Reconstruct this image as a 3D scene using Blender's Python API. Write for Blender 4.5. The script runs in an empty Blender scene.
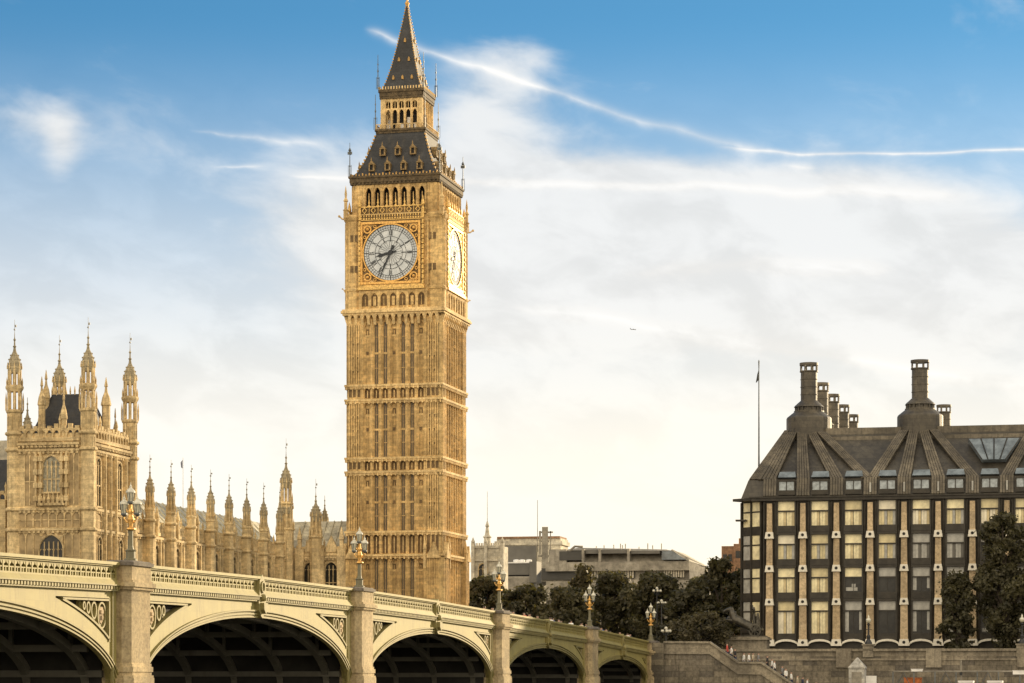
import bpy, bmesh, math, random
from mathutils import Vector, Matrix
R = math.radians
C = bpy.context.scene.collection
SC = bpy.context.scene
rnd = random.Random(7)
F = 2550.0          # focal length in pixels of the 1024 px wide frame
# ------------------------------------------------------------------ camera
cam = bpy.data.cameras.new('camera'); co = bpy.data.objects.new('camera', cam); C.objects.link(co)
cam.sensor_width = 36.0; cam.lens = F/1024*36.0
cam.shift_y = (677-341.5)/1024
cam.clip_start = 0.5; cam.clip_end = 20000
co.rotation_euler = (R(90), 0, 0); co.location = (0, 0, 0)
SC.camera = co
# ------------------------------------------------------------------ light
SUN_AZ, SUN_EL = 42.0, 13.0       # degrees right of the view axis, above the horizon
sl = bpy.data.lights.new('sun', 'SUN'); sl.energy = 2.15; sl.angle = R(0.5); sl.color = (1.0, 0.78, 0.48)
so = bpy.data.objects.new('sun', sl); C.objects.link(so)
sd = Vector((math.sin(R(SUN_AZ))*math.cos(R(SUN_EL)), math.cos(R(SUN_AZ))*math.cos(R(SUN_EL)), math.sin(R(SUN_EL))))
so.rotation_euler = sd.to_track_quat('Z', 'Y').to_euler()
SC.view_settings.view_transform = 'Standard'; SC.view_settings.look = 'None'
SC.view_settings.exposure = 1.5; SC.view_settings.gamma = 1.0; SC.view_settings.use_curve_mapping = False

class NT:
    def __init__(s, tree): s.t = tree; s.n = tree.nodes; s.l = tree.links
    def node(s, typ, **kw):
        n = s.n.new(typ)
        for k, v in kw.items(): setattr(n, k, v)
        return n
    def put(s, sock, v):
        if isinstance(v, bpy.types.NodeSocket): s.l.new(v, sock)
        elif v is not None: sock.default_value = v
    def m(s, op, a, b=None, c=None, clamp=False):
        n = s.node('ShaderNodeMath', operation=op); n.use_clamp = clamp
        for i, v in enumerate((a, b, c)): s.put(n.inputs[i], v)
        return n.outputs[0]
    def smooth(s, v, a, b, lo=0.0, hi=1.0):
        n = s.node('ShaderNodeMapRange', interpolation_type='SMOOTHSTEP')
        s.put(n.inputs[0], v)
        for i, x in enumerate((a, b, lo, hi)): n.inputs[i+1].default_value = x
        return n.outputs[0]
    def mix(s, f, a, b, blend='MIX'):
        n = s.node('ShaderNodeMix', data_type='RGBA', blend_type=blend)
        s.put(n.inputs[0], f)
        for sock, v in ((n.inputs[6], a), (n.inputs[7], b)):
            if isinstance(v, tuple) and len(v) == 3: v = (*v, 1)
            s.put(sock, v)
        return n.outputs[2]
    def xyz(s, x, y, z):
        n = s.node('ShaderNodeCombineXYZ')
        for i, v in enumerate((x, y, z)): s.put(n.inputs[i], v)
        return n.outputs[0]
    def sep(s, v):
        n = s.node('ShaderNodeSeparateXYZ'); s.l.new(v, n.inputs[0]); return n.outputs
    def noise(s, vec, scale, detail=4, rough=.55, dist=0.0):
        n = s.node('ShaderNodeTexNoise'); s.put(n.inputs['Vector'], vec)
        n.inputs['Scale'].default_value = scale; n.inputs['Detail'].default_value = detail
        n.inputs['Roughness'].default_value = rough; n.inputs['Distortion'].default_value = dist
        return n.outputs[0]

# ------------------------------------------------------------------ sky: Nishita air, cirrus and contrails by direction
wd = bpy.data.worlds.new('World'); SC.world = wd; wd.use_nodes = True
w = NT(wd.node_tree); w.n.clear()
tc = w.node('ShaderNodeTexCoord').outputs['Generated']
dx, dy, dz = w.sep(tc)
sky = w.node('ShaderNodeTexSky', sky_type='NISHITA', sun_disc=False)
sky.sun_elevation = R(SUN_EL); sky.sun_rotation = R(SUN_AZ)
sky.air_density = 1.0; sky.dust_density = 0.6; sky.ozone_density = 2.0
lift = w.xyz(dx, dy, w.m('MULTIPLY', w.m('MAXIMUM', dz, 0.0), 2.6))
vn = w.node('ShaderNodeVectorMath', operation='NORMALIZE'); w.l.new(lift, vn.inputs[0])
w.l.new(vn.outputs[0], sky.inputs['Vector'])
az = w.m('ARCTAN2', dx, dy)
hyp = w.m('SQRT', w.m('ADD', w.m('MULTIPLY', dx, dx), w.m('MULTIPLY', dy, dy)))
U = w.m('MULTIPLY_ADD', az, 25.5, 5.12)                       # hundredths of an angle unit, left to right
V = w.m('MULTIPLY_ADD', w.m('DIVIDE', dz, w.m('MAXIMUM', hyp, 0.05)), 25.5, 0.0)   # height over the horizon
warp = w.noise(w.xyz(U, V, 0.0), 0.9, 3)
n1 = w.noise(w.xyz(w.m('MULTIPLY', U, 0.42), w.m('ADD', V, w.m('MULTIPLY', U, 0.08)), 3.1), 0.8, 5, .52, .25)
n2 = w.noise(w.xyz(w.m('MULTIPLY', U, 0.55), w.m('ADD', V, w.m('MULTIPLY', U, 0.12)), 9.7), 1.9, 5, .55, .3)
def blob(u, v, ru, rv):
    a = w.m('DIVIDE', w.m('SUBTRACT', U, u), ru); b = w.m('DIVIDE', w.m('SUBTRACT', V, v), rv)
    d = w.m('ADD', w.m('MULTIPLY', a, a), w.m('MULTIPLY', b, b))
    return w.m('POWER', 2.718, w.m('MULTIPLY', d, -1.0))
haze_ = w.smooth(V, 6.7, 2.5)                                  # milky air thickens towards the horizon
bl_ = None
for (u, v, ru, rv, k) in ((6.0, 4.65, 2.1, 0.62, 1.15), (5.8, 4.0, 2.2, .9, 1.15), (8.6, 4.0, 2.4, .75, 1.0), (8.3, 4.75, 1.1, .38, .55), (4.75, 5.5, .55, .75, .55), (5.2, 6.1, .5, .5, .35), (3.2, 4.6, .8, .5, .38), (0.66, 5.22, .20, .36, .58), (0.35, 5.45, .4, .2, .3), (5.3, 3.9, 3.0, .55, .8), (9.3, 3.6, 2.0, .7, .5), (7.2, 4.1, 2.4, .4, .6)):
    q = w.m('MULTIPLY', blob(u, v, ru, rv), k); bl_ = q if bl_ is None else w.m('ADD', bl_, q)
bl_ = w.m('ADD', bl_, w.smooth(V, 8.0, 16.0, 0.0, 0.45))       # the rest of the vault is partly covered
cl_ = w.m('ADD', bl_, w.m('MULTIPLY_ADD', n1, 1.5, -0.75)); cl_ = w.m('ADD', cl_, w.m('MULTIPLY_ADD', n2, 1.0, -0.62))
cl_ = w.smooth(cl_, 0.0, .85)
dens = w.m('SUBTRACT', 1.0, w.m('MULTIPLY', w.m('SUBTRACT', 1.0, haze_), w.m('SUBTRACT', 1.0, w.m('MULTIPLY', cl_, .88))))
grey = w.smooth(n2, .60, .34)
east = w.smooth(dy, .25, -.35)                                 # unseen bright cloud bank, added as warm fill for the shaded fronts
dens = w.m('MAXIMUM', dens, w.m('MULTIPLY', east, w.m('MULTIPLY_ADD', n1, .3, .72)))
def trail(pts, wid, k, soft=1.0, fl=.2):
    out = None
    wv = w.m('ADD', w.m('MULTIPLY_ADD', warp, 0.22*soft, -0.11*soft), w.m('MULTIPLY_ADD', n2, .10*soft, -.05*soft))
    Vw = w.m('ADD', V, wv)
    br = w.smooth(n2, .34, .58, fl, 1.0)
    for i_, ((x0, y0, w0), (x1, y1, w1)) in enumerate(zip(pts[:-1], pts[1:])):
        u0, v0, u1, v1 = x0/100, (677-y0)/100, x1/100, (677-y1)/100
        du, dv = u1-u0, v1-v0; L2 = du*du+dv*dv
        tt = w.m('ADD', w.m('MULTIPLY', w.m('SUBTRACT', U, u0), du/L2), w.m('MULTIPLY', w.m('SUBTRACT', Vw, v0), dv/L2), clamp=True)
        ex = w.m('SUBTRACT', U, w.m('MULTIPLY_ADD', tt, du, u0)); ey = w.m('SUBTRACT', Vw, w.m('MULTIPLY_ADD', tt, dv, v0))
        d = w.m('SQRT', w.m('ADD', w.m('MULTIPLY', ex, ex), w.m('MULTIPLY', ey, ey)))
        s = w.m('DIVIDE', d, w.m('MULTIPLY_ADD', tt, (w1-w0)*.55/100, w0*.55/100))
        a = w.m('MULTIPLY', w.m('POWER', 2.718, w.m('MULTIPLY', w.m('POWER', s, 1.35), -1.0)), k)
        if i_ == 0: a = w.m('MULTIPLY', a, w.smooth(tt, 0.0, .45))
        if i_ == len(pts)-2: a = w.m('MULTIPLY', a, w.smooth(tt, 1.0, .6))
        out = a if out is None else w.m('MAXIMUM', out, a)
    return w.m('MULTIPLY', out, br)
tr = trail([(362, 29, 6), (400, 42, 6), (470, 62, 7), (560, 92, 8), (632, 118, 8), (700, 140, 9), (780, 157, 8)], 3, .62, .8, .55)
tr = w.m('MAXIMUM', tr, trail([(700, 146, 6), (800, 158, 3.2), (900, 160, 2.6), (1100, 161, 3.4)], 3, .85, .35, .6))
for t2 in (trail([(188, 137, 2), (250, 139, 6), (345, 144, 11)], 3, .5), trail([(208, 168, 2), (275, 168, 4)], 2, .45),
           trail([(285, 176, 2), (350, 176, 4), (470, 183, 5), (720, 187, 6), (1000, 205, 10)], 3, .42),
           trail([(500, 305, 5), (650, 326, 8), (860, 366, 8), (1060, 400, 8)], 3, .45),
           trail([(610, 280, 10), (760, 268, 12), (900, 275, 10)], 3, .45), trail([(770, 165, 5), (830, 172, 3)], 3, .35)):
    tr = w.m('MAXIMUM', tr, t2)
dens = w.m('ADD', dens, w.m('MULTIPLY', tr, w.m('SUBTRACT', 1.0, w.m('MULTIPLY', dens, .6))), clamp=True)
warmth = w.smooth(V, 0.2, 4.2)
ccol = w.mix(warmth, (3.5, 3.3, 2.78), (2.76, 2.75, 2.70))
gold = w.m('MULTIPLY', blob(7.0, .8, 3.0, 1.3), 0.9)
ccol = w.mix(gold, ccol, (3.6, 3.25, 2.6))
ccol = w.mix(east, ccol, (6.3, 5.4, 4.05))
tint = w.mix(1.0, sky.outputs[0], (0.245, 0.505, 0.57), 'MULTIPLY')
bri = w.m('MULTIPLY_ADD', tr, .16, 1.0); ccol = w.mix(1.0, ccol, w.xyz(bri, bri, bri), 'MULTIPLY')
ccol = w.mix(w.m('MULTIPLY', grey, w.smooth(V, 1.5, 3.6, .12, .75)), ccol, w.mix(.84, (0.0, 0.0, 0.0), ccol))
skyc = w.mix(dens, tint, ccol)
bg = w.node('ShaderNodeBackground'); bg.inputs[1].default_value = 0.12
w.l.new(skyc, bg.inputs[0])
wo = w.node('ShaderNodeOutputWorld'); w.l.new(bg.outputs[0], wo.inputs[0])

# ------------------------------------------------------------------ mesh helpers
class MB:
    def __init__(s): s.v = []; s.f = []; s.m = []; s.mi = 0; s.M = Matrix.Identity(4)
    def add(s, vs, fs):
        o = len(s.v); M = s.M
        s.v.extend([tuple(M @ Vector(p)) for p in vs]); s.f.extend([tuple(i+o for i in f) for f in fs]); s.m.extend([s.mi]*len(fs))
        return s
    def hexa(s, p):
        return s.add(p, [(0, 3, 2, 1), (4, 5, 6, 7), (0, 1, 5, 4), (1, 2, 6, 5), (2, 3, 7, 6), (3, 0, 4, 7)])
    def box(s, x0, x1, y0, y1, z0, z1):
        return s.hexa([(x0, y0, z0), (x1, y0, z0), (x1, y1, z0), (x0, y1, z0), (x0, y0, z1), (x1, y0, z1), (x1, y1, z1), (x0, y1, z1)])
    def taper(s, x0, x1, y0, y1, z0, z1, k):
        cx, cy = (x0+x1)/2, (y0+y1)/2
        f = lambda x, y: (cx+(x-cx)*k, cy+(y-cy)*k)
        t = [(*f(x, y), z1) for x, y in ((x0, y0), (x1, y0), (x1, y1), (x0, y1))]
        return s.hexa([(x0, y0, z0), (x1, y0, z0), (x1, y1, z0), (x0, y1, z0)]+t)
    def prism(s, poly, z0, z1, top=None):
        n = len(poly); top = top or poly
        vs = [(x, y, z0) for x, y in poly]+[(x, y, z1) for x, y in top]
        fs = [tuple(reversed(range(n))), tuple(range(n, 2*n))]+[(i, (i+1) % n, n+(i+1) % n, n+i) for i in range(n)]
        return s.add(vs, fs)
    def ext(s, poly, y0, y1):
        """polygon in the x-z plane (counter-clockwise seen from -y) pushed from y0 (front) to y1"""
        n = len(poly)
        vs = [(x, y0, z) for x, z in poly]+[(x, y1, z) for x, z in poly]
        fs = [tuple(range(n)), tuple(reversed(range(n, 2*n)))]+[(i, n+i, n+(i+1) % n, (i+1) % n) for i in range(n)]
        return s.add(vs, fs)
    def lathe(s, cx, cy, prof, n=8, rot=None):
        rot = math.pi/n if rot is None else rot
        vs = []; fs = []
        for r, z in prof:
            for k in range(n):
                a = rot+2*math.pi*k/n; vs.append((cx+r*math.cos(a), cy+r*math.sin(a), z))
        for j in range(len(prof)-1):
            for k in range(n):
                k2 = (k+1) % n; fs.append((j*n+k, j*n+k2, (j+1)*n+k2, (j+1)*n+k))
        fs.append(tuple(reversed(range(n)))); fs.append(tuple((len(prof)-1)*n+k for k in range(n)))
        return s.add(vs, fs)
    def tube(s, pts, r, n=6, r1=None, flat=None):
        P = [Vector(p) for p in pts]; vs = []; fs = []; m = len(P)
        for i, p in enumerate(P):
            d = (P[min(i+1, m-1)]-P[max(i-1, 0)]).normalized()
            a = d.cross(Vector((0, 0, 1)) if abs(d.z) < .95 else Vector((1, 0, 0))).normalized(); b = d.cross(a)
            rr = r if r1 is None else r+(r1-r)*i/(m-1)
            for k in range(n):
                t = 2*math.pi*k/n; vs.append(tuple(p+a*rr*math.cos(t)+b*rr*math.sin(t)))
        for i in range(m-1):
            for k in range(n):
                k2 = (k+1) % n; fs.append((i*n+k, (i+1)*n+k, (i+1)*n+k2, i*n+k2))
        fs.append(tuple(range(n))); fs.append(tuple(reversed(range((m-1)*n, m*n))))
        return s.add(vs, fs)
    def ball(s, c, r, n=8, sz=1.0):
        prof = [(max(.001, r*math.sin(math.pi*i/n)), c[2]-r*sz*math.cos(math.pi*i/n)) for i in range(n+1)]
        return s.lathe(c[0], c[1], prof, n)
    def ring(s, cx, cz, ru, rz, y0, y1, wd, n=16):
        for k in range(n):
            a, b = 2*math.pi*k/n, 2*math.pi*(k+1)/n
            q = [(cx+(ru-wd)*math.cos(a), cz+(rz-wd)*math.sin(a)), (cx+ru*math.cos(a), cz+rz*math.sin(a)), (cx+ru*math.cos(b), cz+rz*math.sin(b)), (cx+(ru-wd)*math.cos(b), cz+(rz-wd)*math.sin(b))]
            s.ext(q, y0, y1)
        return s
    def arch(s, u0, u1, zs, zt, y0, y1, n=5):
        """fills the two spandrels over a pointed arch springing at zs with its point at zt"""
        um = (u0+u1)/2; hw = (u1-u0)/2; h = zt-zs
        pts = [(um-hw*math.cos(t*math.pi/2/n)**1.25, zs+h*math.sin(t*math.pi/2/n)) for t in range(n+1)]
        for a, b in zip(pts[:-1], pts[1:]):
            s.ext([(a[0], a[1]), (b[0], b[1]), (b[0], zt+.001*hw), (a[0], zt+.001*hw)], y0, y1)
            s.ext([(2*um-b[0], b[1]), (2*um-a[0], a[1]), (2*um-a[0], zt+.001*hw), (2*um-b[0], zt+.001*hw)], y0, y1)
        return s
    def lancet(s, u0, u1, z0, zs, zt, y0, y1, n=5):
        um = (u0+u1)/2; hw = (u1-u0)/2; h = zt-zs
        L = [(um-hw*math.cos(t*math.pi/2/n)**1.25, zs+h*math.sin(t*math.pi/2/n)) for t in range(n+1)]
        return s.ext([(u0, z0), (u1, z0)]+[(2*um-a, b) for a, b in L]+[(a, b) for a, b in reversed(L[:-1])], y0, y1)
    def build(s, name, mat, parent=None, smooth=False, loc=None, rz=None):
        me = bpy.data.meshes.new(name); me.from_pydata(s.v, [], s.f); me.update()
        if any(s.m): me.polygons.foreach_set('material_index', s.m)
        me.validate()
        bm = bmesh.new(); bm.from_mesh(me); bmesh.ops.recalc_face_normals(bm, faces=bm.faces); bm.to_mesh(me); bm.free()
        if smooth:
            for p in me.polygons: p.use_smooth = True
        for m in (mat if isinstance(mat, (list, tuple)) else [mat]): me.materials.append(m)
        o = bpy.data.objects.new(name, me); C.objects.link(o); o.parent = parent
        if loc is not None: o.location = loc
        if rz is not None: o.rotation_euler.z = rz
        return o
def RZ(k, cx=0, cy=0): return Matrix.Translation((cx, cy, 0)) @ Matrix.Rotation(R(90*k), 4, 'Z')
def tag(o, label=None, cat=None, group=None, kind=None):
    for k, v in (('label', label), ('category', cat), ('group', group), ('kind', kind)):
        if v: o[k] = v
    return o
def thing(name, label, cat, loc=(0, 0, 0), rz=0.0, group=None):
    o = bpy.data.objects.new(name, None); C.objects.link(o); o.location = loc; o.rotation_euler.z = rz
    o.empty_display_size = .5
    return tag(o, label, cat, group)
def copy_tree(o, parent=None):
    c = o.copy(); C.objects.link(c); c.parent = parent
    for ch in list(o.children): copy_tree(ch, c)
    return c
def again(o, loc, label=None, rz=None):
    c = copy_tree(o); c.location = loc
    if label: c['label'] = label
    if rz is not None: c.rotation_euler.z = rz
    return c
def sub(o, name=None, parent=None, loc=None, rz=None):
    c = o.copy(); C.objects.link(c)
    if parent: c.parent = parent
    if loc is not None: c.location = loc
    if rz is not None: c.rotation_euler.z = rz
    return c
def at(px, py, Z): return Vector(((px-512)*Z/F, Z, (677-py)*Z/F))
def grow(edges_pts, edges, radii, sub_lv=1):
    """one continuous skinned body from a skeleton"""
    me = bpy.data.meshes.new('skeleton'); me.from_pydata(edges_pts, edges, []); me.update()
    o = bpy.data.objects.new('skeleton', me); C.objects.link(o)
    md = o.modifiers.new('skin', 'SKIN')
    for i, r in enumerate(radii): me.skin_vertices[0].data[i].radius = (r, r) if not isinstance(r, tuple) else r
    me.skin_vertices[0].data[0].use_root = True
    if sub_lv: s = o.modifiers.new('sub', 'SUBSURF'); s.levels = sub_lv
    dg = bpy.context.evaluated_depsgraph_get(); dg.update()
    res = bpy.data.meshes.new_from_object(o.evaluated_get(dg))
    bpy.data.objects.remove(o); bpy.data.meshes.remove(me)
    return res

# ------------------------------------------------------------------ materials
def mat(name, c, rough=.7, metal=0.0, var=.12, scale=1.5, bump=0.0, c2=None, spec=None, emit=None):
    m = bpy.data.materials.new(name); m.use_nodes = True; t = NT(m.node_tree)
    b = m.node_tree.nodes['Principled BSDF']
    p = t.node('ShaderNodeTexCoord').outputs['Object']
    n = t.noise(p, scale, 5, .6)
    col = t.mix(t.smooth(n, .3, .7), tuple(x*(1-var) for x in c), c2 or tuple(min(1, x*(1+var)) for x in c))
    t.l.new(col, b.inputs['Base Color'])
    b.inputs['Roughness'].default_value = rough; b.inputs['Metallic'].default_value = metal
    if spec is not None: b.inputs['Specular IOR Level'].default_value = spec
    if bump:
        bn = t.node('ShaderNodeBump'); bn.inputs['Strength'].default_value = bump; bn.inputs['Distance'].default_value = .05
        t.l.new(t.noise(p, scale*6, 4), bn.inputs['Height']); t.l.new(bn.outputs[0], b.inputs['Normal'])
    if emit:
        t.l.new(col, b.inputs['Emission Color']); b.inputs['Emission Strength'].default_value = emit
    return m
def stone(name, c1, c2, stain, blk=(1.1, .42), mortar=.75, stain_amt=.55, fine=3.0, rough=.85, spread=.18):
    """ashlar: blocks of slightly different tone, weather streaks, fine grain"""
    m = bpy.data.materials.new(name); m.use_nodes = True; t = NT(m.node_tree)
    b = m.node_tree.nodes['Principled BSDF']; b.inputs['Roughness'].default_value = rough
    p = t.node('ShaderNodeTexCoord').outputs['Object']; x, y, z = t.sep(p)
    u = t.m('ADD', x, y)
    br = t.node('ShaderNodeTexBrick'); t.l.new(t.xyz(u, z, 0.0), br.inputs['Vector'])
    br.inputs['Color1'].default_value = (1-spread, 1-spread, 1-spread*.9, 1); br.inputs['Color2'].default_value = (1+spread*.75, 1+spread*.7, 1+spread*.6, 1)
    br.inputs['Mortar'].default_value = (mortar, mortar, mortar, 1); br.inputs['Scale'].default_value = 1.0
    br.inputs['Brick Width'].default_value = blk[0]; br.inputs['Row Height'].default_value = blk[1]
    br.inputs['Mortar Size'].default_value = .018; br.inputs['Bias'].default_value = 0.0
    base = t.mix(t.smooth(t.noise(p, .22, 5, .6), .36, .64), c1, c2)
    base = t.mix(1.0, base, br.outputs[0], 'MULTIPLY')
    bg_ = t.smooth(t.noise(p, .11, 4, .6), .34, .66, .88, 1.08); base = t.mix(1.0, base, t.xyz(bg_, bg_, bg_), 'MULTIPLY')
    st = t.noise(t.xyz(t.m('MULTIPLY', x, 1.6), t.m('MULTIPLY', y, 1.6), t.m('MULTIPLY', z, .22)), 1.0, 6, .65)
    base = t.mix(t.m('MULTIPLY', t.smooth(st, .49, .70), stain_amt), base, stain)
    fn = t.smooth(t.noise(p, fine, 5, .75), .32, .66, .66, 1.18)
    base = t.mix(1.0, base, t.xyz(fn, fn, fn), 'MULTIPLY')
    t.l.new(base, b.inputs['Base Color'])
    bn = t.node('ShaderNodeBump'); bn.inputs['Strength'].default_value = .5; bn.inputs['Distance'].default_value = .04
    t.l.new(t.noise(p, fine*1.7, 5, .7), bn.inputs['Height']); t.l.new(bn.outputs[0], b.inputs['Normal'])
    return m
M_TOWER = stone('tower_limestone', (.57, .385, .158), (.71, .50, .22), (.27, .16, .058), fine=2.2)
M_TOWER_TRIM = stone('tower_carved_stone', (.64, .45, .20), (.78, .57, .275), (.22, .13, .046), blk=(3, .9), mortar=.9, stain_amt=.6, fine=3.5)
M_PANEL = stone('tower_recessed_panels', (.125, .078, .033), (.21, .135, .06), (.07, .042, .018), fine=2.5)  # browner dirty panel stone, with recess shade put into the colour
M_TWIN = mat('tower_window', (.095, .068, .038), .5, 0, .4, 1.5)
M_PAL = stone('palace_limestone', (.57, .425, .215), (.70, .54, .29), (.27, .185, .08), fine=2.5)
M_PAL2 = stone('palace_carved_stone', (.51, .375, .185), (.69, .53, .285), (.17, .11, .045), blk=(2, .6), mortar=.88, stain_amt=.7, fine=4)
M_PALG = stone('grey_turret_stone', (.30, .25, .155), (.42, .355, .23), (.16, .125, .07), fine=4)
M_SLATE = stone('cast_iron_roof', (.021, .022, .025), (.037, .038, .041), (.06, .05, .036), blk=(.55, .35), mortar=.6, stain_amt=.4, fine=2, rough=.65)
M_LEAD = stone('pale_slate_roof', (.48, .435, .30), (.62, .57, .42), (.22, .20, .14), blk=(.9, .9), mortar=.55, stain_amt=.5, fine=1.2, rough=.5)
M_GOLD = mat('gilding', (.70, .41, .12), .45, .55, .3, 6, .3)
M_GOLDSTONE = mat('gilded_stone', (.46, .275, .08), .6, .1, .45, 5, .4)
M_IRON = mat('dark_iron', (.035, .035, .035), .5, .4, .3, 3)
M_IRON2 = mat('grey_iron', (.13, .14, .14), .5, .4, .3, 3)
M_GOLDB = mat('bright_gilding', (.68, .44, .14), .5, .3, .4, 5, .4)
M_HANDS = mat('clock_black', (.012, .016, .022), .5, 0, .2, 3)
M_DIAL = mat('opal_glass', (.52, .565, .60), .28, 0, .14, .9, c2=(.63, .66, .68))
M_DARK = mat('dark_opening', (.018, .016, .014), .8, 0, .3, 2)
M_GLASS = mat('dark_window_glass', (.022, .021, .018), .15, 0, .6, .8, spec=.28)
M_LEADED = mat('leaded_glass', (.26, .235, .16), .4, 0, .5, 3.5)
M_VANE = mat('grey_vane', (.30, .30, .29), .5, .3, .2, 3)
M_SHADE = mat('bridge_interior_shade', (.022, .02, .016), .9, 0, .4, .6)  # near-black colour carries the shade inside the bridge
M_EAVES2 = mat('dormer_iron', (.24, .16, .065), .7, 0, .5, 3)
M_EAVES = mat('eaves_iron', (.095, .066, .032), .8, 0, .5, 3)  # iron brown, with the shade of the front cornices put into the tone
def paint(name, c, stain):
    m = bpy.data.materials.new(name); m.use_nodes = True; t = NT(m.node_tree); b = m.node_tree.nodes['Principled BSDF']
    p = t.node('ShaderNodeTexCoord').outputs['Object']; x, y, z = t.sep(p)
    base = t.mix(t.smooth(t.noise(p, .5, 5), .3, .7), c, tuple(v*1.1 for v in c))
    st = t.noise(t.xyz(t.m('MULTIPLY', x, 2.2), y, t.m('MULTIPLY', z, .35)), 1.1, 6, .7)
    base = t.mix(t.m('MULTIPLY', t.smooth(st, .50, .74), .65), base, stain)
    br = t.node('ShaderNodeTexBrick'); t.l.new(t.xyz(t.m('ADD', x, y), z, 0.0), br.inputs['Vector'])     # plate joints
    br.inputs['Color1'].default_value = (.93, .93, .93, 1); br.inputs['Color2'].default_value = (1.05, 1.05, 1.03, 1); br.inputs['Mortar'].default_value = (.72, .68, .6, 1)
    br.inputs['Brick Width'].default_value = 2.6; br.inputs['Row Height'].default_value = 6.0; br.inputs['Mortar Size'].default_value = .02; br.offset = 0.0
    base = t.mix(1.0, base, br.outputs[0], 'MULTIPLY')
    t.l.new(base, b.inputs['Base Color']); b.inputs['Roughness'].default_value = .6
    bn = t.node('ShaderNodeBump'); bn.inputs['Strength'].default_value = .15; bn.inputs['Distance'].default_value = .03
    t.l.new(t.noise(p, 2.5, 5), bn.inputs['Height']); t.l.new(bn.outputs[0], b.inputs['Normal'])
    return m
M_PAINT = paint('cream_green_bridge_paint', (.285, .24, .078), (.12, .08, .028))
M_PAINT2 = paint('weathered_bridge_paint', (.25, .212, .078), (.09, .06, .024))
M_RIB = paint('dark_green_rib_paint', (.10, .094, .072), (.05, .046, .035))
M_BACK = paint('recess_shade_paint', (.11, .085, .04), (.06, .045, .02))  # shade of the parapet and dentil gaps put into a brown
M_PIER = stone('grey_granite', (.385, .30, .165), (.475, .375, .215), (.25, .165, .08), blk=(1.7, .75), mortar=.86, stain_amt=.45, fine=5)
M_CAP = stone('dark_granite_cap', (.13, .11, .09), (.20, .17, .13), (.07, .055, .04), blk=(4, 1), mortar=.9, fine=5)
M_WALL = stone('embankment_granite', (.145, .125, .09), (.225, .195, .145), (.07, .058, .042), blk=(1.5, .62), mortar=.42, stain_amt=.75, fine=3, spread=.42)
M_COPE = stone('embankment_coping', (.215, .185, .135), (.30, .26, .19), (.11, .09, .065), blk=(2.2, 3), mortar=.65, stain_amt=.6, fine=3)
M_LAMPG = paint('lamp_green', (.16, .145, .085), (.08, .065, .035))
M_LGLASS = mat('lamp_glass', (.50, .47, .34), .15, 0, .25, 6, spec=.6)
M_LCAP = mat('lamp_cap', (.60, .57, .46), .4, 0, .15, 6)
M_WATER = mat('river_water', (.05, .05, .04), .08, 0, .3, .05, bump=.6)
M_GROUND = mat('paving', (.16, .15, .13), .9, 0, .25, .3)
M_ROAD = mat('asphalt', (.05, .05, .05), .9, 0, .25, .5)
M_BRONZE = mat('dark_bronze', (.06, .053, .039), .35, .35, .5, 2)
M_RECESS = mat('panel_backing_stone', (.36, .265, .14), .9, 0, .4, .8)  # darker brown stone behind the blind tracery
M_PH = mat('dark_bronze_cladding', (.036, .031, .023), .5, .3, .3, 1.2, .1)
M_PHR = stone('bronze_roof_sheets', (.088, .074, .050), (.155, .132, .094), (.055, .046, .032), blk=(.95, .8), mortar=.45, stain_amt=.5, fine=1.5, rough=.55)
M_PHR3 = stone('dark_roof_sheets', (.042, .036, .027), (.066, .058, .043), (.03, .026, .02), blk=(1.2, .8), mortar=.5, stain_amt=.4, fine=1.5, rough=.5)
M_PHR2 = stone('chimney_bronze', (.058, .049, .034), (.095, .081, .057), (.04, .034, .025), blk=(.95, .8), mortar=.5, stain_amt=.4, fine=1.5, rough=.5)
M_PHS = stone('pink_sandstone', (.44, .335, .20), (.55, .43, .27), (.32, .23, .13), blk=(3, 1.9), mortar=.7, stain_amt=.4, fine=3)
M_PHC = mat('pale_stone_block', (.72, .68, .58), .7, 0, .1, 4)
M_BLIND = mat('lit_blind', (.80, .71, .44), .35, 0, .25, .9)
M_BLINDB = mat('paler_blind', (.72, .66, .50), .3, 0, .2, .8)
M_BLINDC = mat('tan_blind', (.56, .48, .27), .3, 0, .3, .7)  # duller blind tone, picked at random per window
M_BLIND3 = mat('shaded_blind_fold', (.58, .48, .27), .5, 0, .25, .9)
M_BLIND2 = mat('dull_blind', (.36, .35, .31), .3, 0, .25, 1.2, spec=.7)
M_SKYL = mat('roof_glass', (.17, .20, .22), .15, 0, .35, .8, spec=.5)
M_CONC = stone('pale_concrete', (.27, .245, .195), (.34, .31, .25), (.19, .17, .13), blk=(4, 1.5), mortar=.85, fine=1)
M_CREAM = stone('cream_stone_far', (.52, .47, .36), (.60, .55, .43), (.34, .29, .21), blk=(1.2, .5), mortar=.85, fine=1.5)
M_DGREY = mat('dark_grey_cladding', (.055, .052, .045), .6, 0, .2, .3)
M_MGREY = mat('mid_grey_cladding', (.13, .122, .105), .6, 0, .2, .3)
M_BRICK = stone('brown_brick', (.25, .14, .075), (.31, .18, .10), (.15, .08, .045), blk=(.5, .16), mortar=1.1, fine=2)
M_WHITE = mat('white_paint', (.78, .76, .72), .5, 0, .1, 1)
M_ORANGE = mat('rusty_orange_paint', (.42, .13, .035), .7, 0, .5, 1.5)
M_BARK = mat('bark', (.055, .042, .03), .9, 0, .4, 3, .4)
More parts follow.
